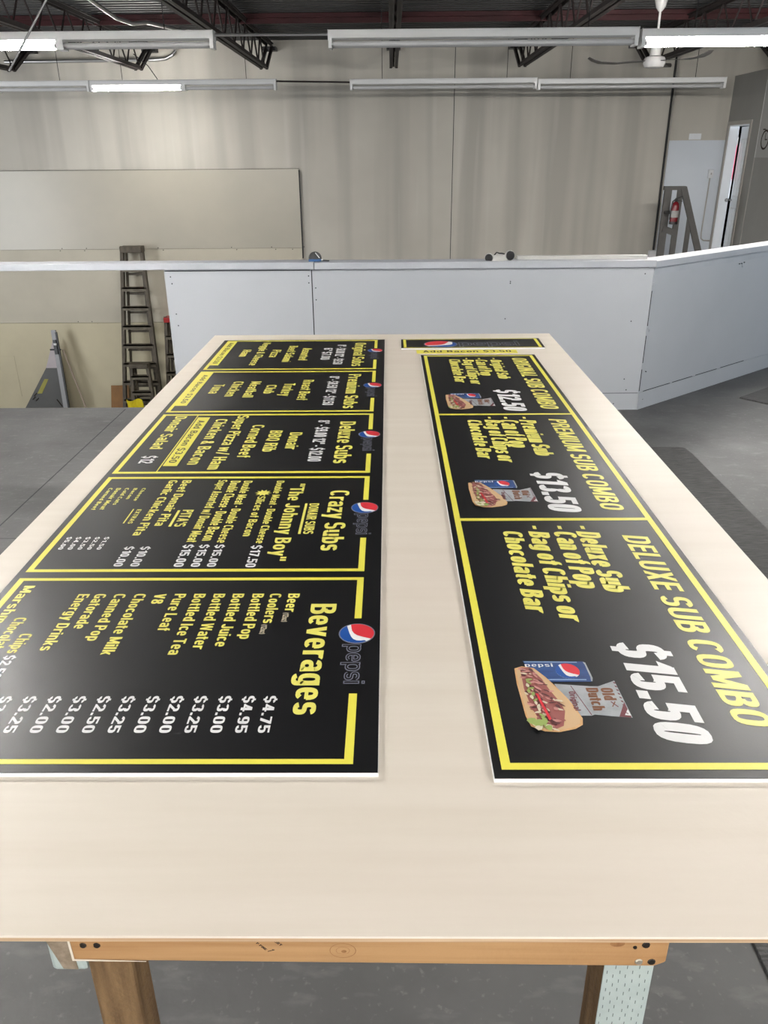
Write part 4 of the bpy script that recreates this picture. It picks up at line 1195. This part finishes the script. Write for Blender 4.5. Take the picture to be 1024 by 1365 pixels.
# lettering on the boards: section, kind, words, cap line x, base line x, start y, end y
TEXTS = [
    ('bev', 'head', 'Beverages', -0.0444, -0.0811, 0.5284, 0.2804),
    ('bev', 'item', 'Beer', -0.1006, -0.1175, 0.5578, 0.5071),
    ('bev', 'item', 'Coolers', -0.1275, -0.1444, 0.5578, 0.477),
    ('bev', 'item', 'Bottled Pop', -0.1535, -0.1704, 0.5578, 0.4377),
    ('bev', 'item', 'Bottled Juice', -0.1827, -0.1996, 0.5578, 0.4198),
    ('bev', 'item', 'Bottled Water', -0.2109, -0.2278, 0.5578, 0.4144),
    ('bev', 'item', 'Bottled Ice Tea', -0.2398, -0.2567, 0.5578, 0.4012),
    ('bev', 'item', 'Pure Leaf', -0.2688, -0.2857, 0.5578, 0.4582),
    ('bev', 'item', 'V8', -0.2979, -0.3148, 0.5578, 0.5296),
    ('bev', 'item', 'Chocolate Milk', -0.3278, -0.3447, 0.5578, 0.4014),
    ('bev', 'item', 'Canned Pop', -0.3577, -0.3746, 0.5578, 0.4339),
    ('bev', 'item', 'Gatorade', -0.3867, -0.4036, 0.5578, 0.4637),
    ('bev', 'item', 'Energy Drinks', -0.4119, -0.4288, 0.5578, 0.4113),
    ('bev', 'item', 'Chips', -0.4526, -0.4695, 0.4513, 0.4055),
    ('bev', 'note', '(12oz)', -0.1102, -0.1185, 0.5039, 0.4805),
    ('bev', 'note', '(12oz)', -0.1365, -0.1445, 0.473, 0.4499),
    ('bev', 'price', '$4.75', -0.103, -0.1164, 0.3153, 0.2488),
    ('bev', 'price', '$4.95', -0.1287, -0.1421, 0.3153, 0.2488),
    ('bev', 'price', '$3.00', -0.1568, -0.1702, 0.3153, 0.2488),
    ('bev', 'price', '$3.25', -0.186, -0.1994, 0.3153, 0.2488),
    ('bev', 'price', '$2.00', -0.2145, -0.2279, 0.3153, 0.2488),
    ('bev', 'price', '$3.00', -0.2432, -0.2566, 0.3153, 0.2488),
    ('bev', 'price', '$3.25', -0.2727, -0.2861, 0.3153, 0.2488),
    ('bev', 'price', '$2.50', -0.3019, -0.3153, 0.3153, 0.2488),
    ('bev', 'price', '$3.00', -0.3313, -0.3447, 0.3153, 0.2488),
    ('bev', 'price', '$2.00', -0.3611, -0.3745, 0.3153, 0.2488),
    ('bev', 'price', '$3.25', -0.3909, -0.4043, 0.3153, 0.2488),
    ('crazy', 'head', 'Crazy Subs', -0.0457, -0.0826, 0.9516, 0.697),
    ('crazy', 'item', 'DONAIR SUBS', -0.0994, -0.1172, 0.8899, 0.76),
    ('crazy', 'item', '"The Johnny Boy"', -0.1347, -0.1617, 0.9865, 0.6616),
    ('crazy', 'item', 'Double Meat - Double Cheese', -0.178, -0.1929, 1.0027, 0.7241),
    ('crazy', 'price', '$17.50', -0.1801, -0.1964, 0.7171, 0.6401),
    ('crazy', 'item', 'Slices of Bacon', -0.2038, -0.2192, 0.9242, 0.7516),
    ('crazy', 'item', 'Double Meat - Double Cheese', -0.2415, -0.2586, 1.0034, 0.7269),
    ('crazy', 'price', '$15.00', -0.2434, -0.2576, 0.7202, 0.642),
    ('crazy', 'item', 'Double Cheese - Double Bacon', -0.2653, -0.285, 1.0036, 0.735),
    ('crazy', 'price', '$15.00', -0.2688, -0.2832, 0.7204, 0.6421),
    ('crazy', 'item', 'Super Assorted w/ Donair Meat', -0.2923, -0.3102, 1.008, 0.7294),
    ('crazy', 'price', '$15.00', -0.2949, -0.3105, 0.7206, 0.6423),
    ('crazy', 'item', "PITA'S", -0.3269, -0.3469, 0.8625, 0.7909),
    ('crazy', 'item', 'Beef Donair Pita', -0.3639, -0.3819, 1.0075, 0.7945),
    ('crazy', 'price', '$10.00', -0.3654, -0.3798, 0.7137, 0.6439),
    ('crazy', 'item', 'Garlic Chicken Pita', -0.3917, -0.409, 1.0078, 0.7562),
    ('crazy', 'price', '$10.00', -0.3922, -0.4064, 0.7139, 0.6441),
    ('crazy', 'item', 'EXTRAS', -0.4238, -0.4319, 0.8655, 0.8037),
    ('crazy', 'item', 'Cheese', -0.4444, -0.4518, 0.9673, 0.9052),
    ('crazy', 'item', 'Bacon', -0.4612, -0.4684, 0.9675, 0.9138),
    ('crazy', 'item', 'Cold Cuts', -0.4774, -0.4851, 0.9677, 0.8864),
    ('crazy', 'item', 'Donair Meat', -0.4935, -0.5025, 0.9678, 0.8651),
    ('crazy', 'item', 'Corned Beef', -0.5096, -0.5175, 0.968, 0.8637),
    ('crazy', 'price', '$1.50', -0.4457, -0.453, 0.7506, 0.7031),
    ('crazy', 'price', '$2.50', -0.4618, -0.4687, 0.7507, 0.7032),
    ('crazy', 'price', '$3.50', -0.4775, -0.4847, 0.7508, 0.7033),
    ('crazy', 'price', '$4.00', -0.4934, -0.5012, 0.7509, 0.7034),
    ('crazy', 'price', '$5.00', -0.5095, -0.5172, 0.751, 0.7036),
    ('deluxe', 'head', 'Deluxe Subs', -0.0514, -0.089, 1.3857, 1.1003),
    ('deluxe', 'price', '8" - $9.00 12" - $12.00', -0.1149, -0.1439, 1.396, 1.1119),
    ('deluxe', 'item', 'Donair', -0.1727, -0.2017, 1.3043, 1.1881),
    ('deluxe', 'item', 'BBQ Rib', -0.2206, -0.25, 1.3189, 1.1736),
    ('deluxe', 'item', 'Corned Beef', -0.2691, -0.298, 1.3614, 1.1373),
    ('deluxe', 'item', 'Super Pizza w/ Ham', -0.3188, -0.3472, 1.4375, 1.0662),
    ('deluxe', 'item', 'Chicken & Bacon', -0.3669, -0.3957, 1.4094, 1.0953),
    ('deluxe', 'dark', 'Add Bacon $3.50', -0.4215, -0.4375, 1.399, 1.1063),
    ('deluxe', 'item', 'Donair Salad', -0.4736, -0.5019, 1.4351, 1.1935),
    ('deluxe', 'price', '$12', -0.4718, -0.5013, 1.1496, 1.1042),
    ('prem', 'head', 'Premium Subs', -0.0539, -0.0905, 1.8419, 1.4967),
    ('prem', 'price', '8" - $8.50 12" - $11.50', -0.1165, -0.1453, 1.818, 1.5258),
    ('prem', 'item', 'Roast Beef', -0.1877, -0.2175, 1.7787, 1.5724),
    ('prem', 'item', 'Turkey', -0.237, -0.2681, 1.7421, 1.6139),
    ('prem', 'item', 'Club', -0.2875, -0.316, 1.7254, 1.6378),
    ('prem', 'item', 'Meatball', -0.3375, -0.3665, 1.7646, 1.602),
    ('prem', 'item', 'Chicken', -0.387, -0.4165, 1.7643, 1.6109),
    ('prem', 'item', 'Tuna', -0.4363, -0.4665, 1.7347, 1.6406),
    ('prem', 'dark', 'Add Bacon $3.50', -0.5066, -0.52, 1.84, 1.5485),
    ('orig', 'head', 'Original Subs', -0.051, -0.0889, 2.2709, 1.9419),
    ('orig', 'price', '8" - $8.00 12" - $9.50', -0.1181, -0.1478, 2.241, 1.9648),
    ('orig', 'price', '6" $7.00', -0.1611, -0.1908, 2.1915, 2.0266),
    ('orig', 'item', 'Assorted', -0.2313, -0.2612, 2.1933, 2.0214),
    ('orig', 'item', 'Beef Salami', -0.2817, -0.3107, 2.2297, 2.0003),
    ('orig', 'item', 'Pizza', -0.3308, -0.3604, 2.1686, 2.0649),
    ('orig', 'item', 'Veggie & Cheese', -0.3813, -0.408, 2.2843, 1.9568),
    ('orig', 'item', 'Ham', -0.4312, -0.4587, 2.1711, 2.0754),
    ('orig', 'dark', 'Add Bacon $3.50', -0.5094, -0.5248, 2.2783, 1.9822),
    ('c1', 'head', 'ORIGINAL SUB COMBO', 0.4616, 0.4159, 2.0365, 1.48),
    ('c1', 'price', '$12.50', 0.3785, 0.32, 1.6682, 1.4623),
    ('c1', 'item', '- Original Sub', 0.3805, 0.3453, 2.0385, 1.778),
    ('c1', 'item', '- Can of Pop', 0.3363, 0.2982, 2.0395, 1.8142),
    ('c1', 'item', '- Bag of Chips or', 0.2937, 0.2596, 2.0405, 1.7225),
    ('c1', 'item', 'Chocolate Bar', 0.2513, 0.2165, 2.0247, 1.7422),
    ('c2', 'head', 'PREMIUM SUB COMBO', 0.4586, 0.4176, 1.3987, 0.8521),
    ('c2', 'price', '$13.50', 0.3802, 0.3213, 1.0464, 0.8429),
    ('c2', 'item', '- Premium Sub', 0.3848, 0.3453, 1.4184, 1.1366),
    ('c2', 'item', '- Can of Pop', 0.3421, 0.2981, 1.4191, 1.1885),
    ('c2', 'item', '- Bag of Chips or', 0.2985, 0.261, 1.4198, 1.1014),
    ('c2', 'item', 'Chocolate Bar', 0.253, 0.2193, 1.3949, 1.1231),
    ('c3', 'head', 'DELUXE SUB COMBO', 0.4663, 0.4246, 0.7515, 0.2565),
    ('c3', 'price', '$15.50', 0.3891, 0.3286, 0.4301, 0.226),
    ('c3', 'item', '- Deluxe Sub', 0.3887, 0.3502, 0.7909, 0.5557),
    ('c3', 'item', '- Can of Pop', 0.3482, 0.3113, 0.7912, 0.5673),
    ('c3', 'item', '- Bag of Chips or', 0.303, 0.2689, 0.7916, 0.4786),
    ('c3', 'item', 'Chocolate Bar', 0.2574, 0.225, 0.7696, 0.5018),
    ('bev', 'item', 'Chocolate', -0.4775, -0.4945, 0.4924, 0.4055),
    ('bev', 'item', 'Marshmellow', -0.5035, -0.52, 0.5833, 0.4055),
    ('bev', 'price', '$3.25', -0.4205, -0.4335, 0.3153, 0.2488),
    ('bev', 'price', '$2.50', -0.4535, -0.467, 0.4007, 0.35),
    ('bev', 'price', '$2.50', -0.4795, -0.493, 0.4007, 0.35),
]
def xr(y):
    return -0.0125 + 0.0028 * (2.3 - y)
SECT = {  # outer and inner y of the frame ends, gap left for the emblem
    'orig': ('Original Subs', 2.315, 2.303, 1.915, 1.903, 2.188, 2.024, (-0.019, 2.153, 0.0235)),
    'prem': ('Premium Subs', 1.882, 1.871, 1.479, 1.468, 1.753, 1.590, (-0.0180, 1.7185, 0.0245)),
    'deluxe': ('Deluxe Subs', 1.451, 1.440, 1.0555, 1.045, 1.326, 1.158, (-0.0163, 1.289, 0.0235)),
    'crazy': ('Crazy Subs', 1.0262, 1.0165, 0.6353, 0.6264, 0.906, 0.7445, (-0.0143, 0.870, 0.0235)),
    'bev': ('Beverages', 0.6068, 0.5985, 0.2067, 0.1990, 0.489, 0.3197, (-0.0123, 0.4508, 0.0230)),
}
XL0, XL1 = -0.5375, -0.528
for sec, (title, a, b, c, e, g1, g2, gl) in SECT.items():
    mb = MB()
    w = 0.0098
    rect(mb, XL0, xr(a), b, a, ZP, 'print_yellow')
    rect(mb, XL0, xr(e), e, c, ZP, 'print_yellow')
    rect(mb, XL0, XL1, c, b, ZP, 'print_yellow')
    quad(mb, [(xr(g1) - w, g1), (xr(g1), g1), (xr(b), b), (xr(b) - w, b)], ZP, 'print_yellow')
    quad(mb, [(xr(c) - w, c), (xr(c), c), (xr(g2), g2), (xr(g2) - w, g2)], ZP, 'print_yellow')
    if sec == 'orig':
        rect(mb, XL1, -0.5026, 1.959, 2.303, ZP, 'print_yellow')
    if sec == 'prem':
        rect(mb, XL1, -0.4977, 1.525, 1.871, ZP, 'print_yellow')
    if sec == 'deluxe':
        rect(mb, -0.4445, -0.4145, 1.0875, 1.425, ZP, 'print_yellow')
        rect(mb, -0.4495, -0.4470, c, b, ZP, 'print_yellow')
    part(mb, 'panel_frame', face, 'yellow frame of the %s panel' % title)
    mb = MB()
    L = gl[2]
    soda_emblem(mb, gl[:2], L, L, DOWN, ZP, True, (L + 0.003, 0.086, 0.0195, -0.0125))
    part(mb, 'soft_drink_emblem', face, 'round red, white and blue emblem of the %s panel' % title)
    groups = {}
    for s_, kind, txt, cap, base, y0, y1 in TEXTS:
        if s_ != sec:
            continue
        nm = {'head': 'panel_title', 'item': 'item_lettering', 'note': 'item_lettering', 'price': 'price_lettering', 'dark': 'banner_lettering'}[kind]
        mb = groups.setdefault(nm, MB())
        mt = {'head': 'print_yellow_text', 'item': 'print_yellow_text', 'note': 'print_cream', 'price': 'print_white', 'dark': 'print_black'}[kind]
        put_text(mb, txt, (base, y0), y0 - y1, cap - base, DOWN, mt, ZP + (0.0003 if kind == 'dark' else 0.0), SPACED if kind == 'dark' else REG)
    if sec == 'crazy':
        mb = groups['underline'] = MB()
        quad(mb, [(-0.1257, 0.760), (-0.1212, 0.760), (-0.1212, 0.890), (-0.1257, 0.890)], ZP, 'print_yellow_text')
        mb = groups['underline '] = MB()
        quad(mb, [(-0.3563, 0.791), (-0.3515, 0.791), (-0.3515, 0.861), (-0.3563, 0.861)], ZP, 'print_yellow_text')
        mb = groups['underline  '] = MB()
        quad(mb, [(-0.4405, 0.805), (-0.4380, 0.805), (-0.4380, 0.867), (-0.4405, 0.867)], ZP, 'print_yellow_text')
        mb = groups['star_burst'] = MB()
        pts = []
        for i in range(20):
            r = 0.0165 if i % 2 == 0 else 0.009
            an = 2 * math.pi * i / 20
            pts.append((-0.2115 + r * math.cos(an), 0.941 + r * math.sin(an)))
        quad(mb, pts, ZP, 'print_yellow_text')
    for nm, mb in groups.items():
        part(mb, nm.strip(), face)

# ------------------------------------------------------------------ the combo board on the right
combo, face2 = board('combo_board', 'black sub combo board with three food pictures and slanted lettering', 'menu board',
                     [(0.1408, 0.1775), (0.5105, 0.1775), (0.4975, 2.084), (0.1295, 2.084)])
mb = MB()
lx = lambda y: 0.1392 + 0.0058 * (2.08 - y)
rx = lambda y: 0.4875 + 0.0062 * (2.08 - y)
Y0, Y1 = 0.1905, 2.073
def hbar(y0, y1):
    quad(mb, [(lx(y0), y0), (rx(y0), y0), (rx(y1), y1), (lx(y1), y1)], ZP, 'print_yellow')
hbar(Y0, Y0 + 0.0102)
hbar(Y1 - 0.010, Y1)
hbar(1.4335, 1.4445)
hbar(0.8105, 0.8215)
wb = 0.0102
quad(mb, [(lx(Y0), Y0), (lx(Y0) + wb, Y0), (lx(Y1) + wb, Y1), (lx(Y1), Y1)], ZP + 2e-5, 'print_yellow')
quad(mb, [(rx(Y0) - wb, Y0), (rx(Y0), Y0), (rx(Y1), Y1), (rx(Y1) - wb, Y1)], ZP + 2e-5, 'print_yellow')
part(mb, 'panel_frame', face2, 'yellow frame with two dividing bars')
for sec, title in (('c1', 'original'), ('c2', 'premium'), ('c3', 'deluxe')):
    groups = {}
    for s_, kind, txt, cap, base, y0, y1 in TEXTS:
        if s_ != sec:
            continue
        nm = {'head': 'combo_title', 'item': 'item_lettering', 'price': 'price_lettering'}[kind]
        mb = groups.setdefault(nm, MB())
        mt = {'head': 'print_yellow_text', 'item': 'print_yellow_text', 'price': 'print_white'}[kind]
        put_text(mb, txt, (base, y0), y0 - y1, cap - base, DOWN, mt, ZP, REG if kind == 'head' else HEAVY, 0.17)
    for nm, mb in groups.items():
        part(mb, nm, face2, '%s of the %s combo' % (nm.replace('_', ' '), title))

def inside(p, poly):
    c = False
    for i in range(len(poly)):
        (x0, y0), (x1, y1) = poly[i], poly[i - 1]
        if (y0 > p[1]) != (y1 > p[1]) and p[0] < (x1 - x0) * (p[1] - y0) / (y1 - y0) + x0:
            c = not c
    return c
BUN = [(0.1888, 0.3699), (0.1986, 0.3743), (0.2132, 0.3708), (0.2242, 0.3529), (0.2328, 0.3349), (0.2433, 0.3099), (0.249, 0.2918), (0.2533, 0.273), (0.2508, 0.2618), (0.2412, 0.2549), (0.2221, 0.2495), (0.2061, 0.2508), (0.1922, 0.2591), (0.1886, 0.2774), (0.188, 0.31), (0.1873, 0.3383)]
FILL = [(0.1960, 0.3720), (0.2085, 0.3715), (0.2194, 0.348), (0.2252, 0.3254), (0.2326, 0.3038), (0.2357, 0.286), (0.2290, 0.2600), (0.2154, 0.2522), (0.2045, 0.2640), (0.1975, 0.2949), (0.1945, 0.3286)]
BAG = [(0.2330, 0.3381), (0.2754, 0.3333), (0.2851, 0.3332), (0.3075, 0.3445), (0.3106, 0.2744), (0.2865, 0.2772), (0.2688, 0.2801), (0.2646, 0.2781), (0.2526, 0.2781), (0.2400, 0.3000)]
def food_picture(dx, ys, y0, seed, title):
    rnd = random.Random(seed)
    mb = MB()
    f = lambda p: (p[0] + dx, (p[1] - 0.2487) * ys + y0)
    def pg(pts, k, mt):
        mb.poly([(*f(p), ZP + k * 6e-5) for p in pts], mt)
    # drink can lying on its side
    pg([(0.2015, 0.3862), (0.2779, 0.3850), (0.2805, 0.3825), (0.2815, 0.3470), (0.2790, 0.3425), (0.2150, 0.3425)], 0, 'print_can_blue')
    pg([(0.2030, 0.3852), (0.2700, 0.3842), (0.2700, 0.3822), (0.2030, 0.3832)], 1, 'print_can_light')
    pg([(0.2150, 0.3480), (0.2740, 0.3478), (0.2740, 0.3455), (0.2150, 0.3457)], 1, 'print_can_light')
    pg([(0.2775, 0.3840), (0.2805, 0.3822), (0.2824, 0.3500), (0.2806, 0.3430), (0.2790, 0.3440), (0.2800, 0.3520), (0.2788, 0.3780)], 1, 'print_silver')
    c = f((0.2543, 0.3645))
    soda_emblem(mb, c, 0.0155 * ys, 0.0150, DOWN, ZP + 1.5e-4, False)
    a = f((0.2030, 0.3735))
    put_text(mb, 'pepsi', a, 0.035, 0.0075 * ys, ACROSS, 'print_white', ZP + 1.5e-4, SPACED)
    # crisp bag
    pg(BAG, 1, 'print_silver')
    pg([(0.2515, 0.3345), (0.2525, 0.3345), (0.2655, 0.2795), (0.2645, 0.2790)], 2, 'print_maroon')
    pg([(0.3085, 0.3030), (0.3095, 0.2745), (0.2960, 0.2762)], 2, 'print_maroon')
    pg([(0.3092, 0.2900), (0.3098, 0.2780), (0.3030, 0.2790)], 3, 'print_white')
    for i in range(9):
        yy = 0.342 - i * 0.0072
        pg([(0.3050, yy), (0.3075, yy - 0.001), (0.3080, yy - 0.004), (0.3055, yy - 0.003)], 3, 'print_maroon')
    put_text(mb, 'Old', f((0.2865, 0.3300)), 0.024 * ys, 0.0145, DOWN, 'print_brown', ZP + 2e-4, HEAVY)
    put_text(mb, 'Dutch', f((0.2690, 0.3300)), 0.043 * ys, 0.0145, DOWN, 'print_brown', ZP + 2e-4, HEAVY)
    put_text(mb, 'Original', f((0.2470, 0.3230)), 0.036 * ys, 0.0075, DOWN, 'print_maroon', ZP + 2e-4, REG)
    pg([(0.2925, 0.3030), (0.2990, 0.2930), (0.2998, 0.2945), (0.2935, 0.3042)], 3, 'print_maroon')
    pg([(0.2985, 0.3030), (0.2930, 0.2935), (0.2922, 0.2945), (0.2975, 0.3042)], 3, 'print_brown')
    # sandwich
    pg(BUN, 3, 'print_bun')
    rim = [(x * 0.93 + 0.2178 * 0.07, y * 0.95 + 0.312 * 0.05) for x, y in BUN]
    pg(rim, 4, 'print_crust')
    pg(FILL, 5, 'print_meat')
    lvl = 0
    def blob(x, y, r1, r2, an, mt, k):
        pts = []
        n = 8
        for i in range(n):
            t_ = 2 * math.pi * i / n
            r_ = 1 + rnd.uniform(-0.25, 0.25)
            u, v = r1 * math.cos(t_) * r_, r2 * math.sin(t_) * r_
            pts.append((x + u * math.cos(an) - v * math.sin(an), y + u * math.sin(an) + v * math.cos(an)))
        pg(pts, k, mt)
    n = 0
    while n < 95:
        x, y = rnd.uniform(0.192, 0.237), rnd.uniform(0.253, 0.371)
        if not inside((x, y), FILL):
            continue
        n += 1
        mt = rnd.choice(['print_meat_pale', 'print_meat_dark', 'print_meat', 'print_meat_pale', 'print_meat_dark', 'print_cream'])
        blob(x, y, rnd.uniform(0.0025, 0.006), rnd.uniform(0.0010, 0.0024), rnd.uniform(-1.2, 0.2), mt, 6 + n * 0.18)
    for i in range(16):
        t_ = i / 15
        blob(0.2005 + rnd.uniform(-.003, .003) + 0.006 * t_, 0.345 - 0.085 * t_, 0.004, 0.002, rnd.uniform(0, 3), rnd.choice(['print_lettuce', 'print_cream', 'print_lettuce']), 25 + i * 0.2)
    for i in range(12):
        blob(0.2010 + rnd.uniform(-.008, .012), 0.2625 + rnd.uniform(-.008, .010), 0.005, 0.004, rnd.uniform(0, 3), rnd.choice(['print_lettuce', 'print_cream', 'print_lettuce']), 29 + i * 0.2)
    pg([(0.2065, 0.318), (0.2095, 0.317), (0.2170, 0.270), (0.2140, 0.268)], 28.5, 'print_red')
    part(mb, 'food_picture', face2, 'printed sandwich, drink can and crisp bag of the %s combo' % title)
food_picture(-0.008, 1.09, 1.4809, 3, 'original')
food_picture(-0.003, 0.985, 0.8676, 5, 'premium')
food_picture(0.0, 1.0, 0.2487, 9, 'deluxe')

# ------------------------------------------------------------------ the small emblem board and the yellow strip at the far end
logo, face3 = board('emblem_board', 'small black board with a red, white and blue round emblem at the far table end', 'sign board',
                    [(0.068, 2.186), (0.550, 2.186), (0.5535, 2.335), (0.069, 2.325)])
mb = MB()
quad(mb, [(0.0765, 2.192), (0.086, 2.192), (0.086, 2.319), (0.0765, 2.319)], ZP, 'print_yellow')
quad(mb, [(0.5310, 2.192), (0.5412, 2.192), (0.5430, 2.328), (0.5328, 2.328)], ZP, 'print_yellow')
quad(mb, [(0.0765, 2.313), (0.5430, 2.322), (0.5430, 2.328), (0.0765, 2.319)], ZP + 2e-5, 'print_yellow')
quad(mb, [(0.0765, 2.190), (0.5412, 2.190), (0.5412, 2.195), (0.0765, 2.195)], ZP + 2e-5, 'print_yellow')
part(mb, 'border', face3)
mb = MB()
soda_emblem(mb, (0.204, 2.2425), 0.0535, 0.048, ACROSS, ZP, True, (0.061, 0.206, 0.055, -0.028))
part(mb, 'soft_drink_emblem', face3)
st = thing('price_strip', 'narrow yellow bacon price strip lying between the emblem and combo boards', 'sign strip', (0, 0, T))
mb = MB()
mb.prism([(0.1190, 2.128, 0.0002), (0.4500, 2.128, 0.0002), (0.4515, 2.172, 0.0002), (0.1185, 2.172, 0.0002)], (0, 0, 0.0015), 'print_yellow')
mb.build('strip_face', st)
mb = MB()
put_text(mb, 'Add Bacon $3.50', (0.140, 2.137), 0.291, 0.027, ACROSS, 'print_black', T + 0.0019, SPACED)
part(mb, 'banner_lettering', st)

# ink stamp on the apron
mb = MB()
def stamp(txt, x, z, ln, h, ang):
    tw, polys = REG.line(txt)
    k = ln / tw
    ca, sa = math.cos(ang), math.sin(ang)
    for i, p in enumerate(polys):
        mb.poly([(x + a_ * k * ca - b_ * h * sa, 0.0527 - (i % 9) * 1e-5, z + a_ * k * sa + b_ * h * ca) for a_, b_ in p], 'ink_stamp')
stamp('P PINE', -0.0935, 0.8215, 0.013, 0.0026, -0.85)
stamp('1', -0.0835, 0.8120, 0.002, 0.007, -1.25)
stamp('S-DRY', -0.0795, 0.8270, 0.013, 0.0032, -0.80)
mb.build('grade_stamp', apron)
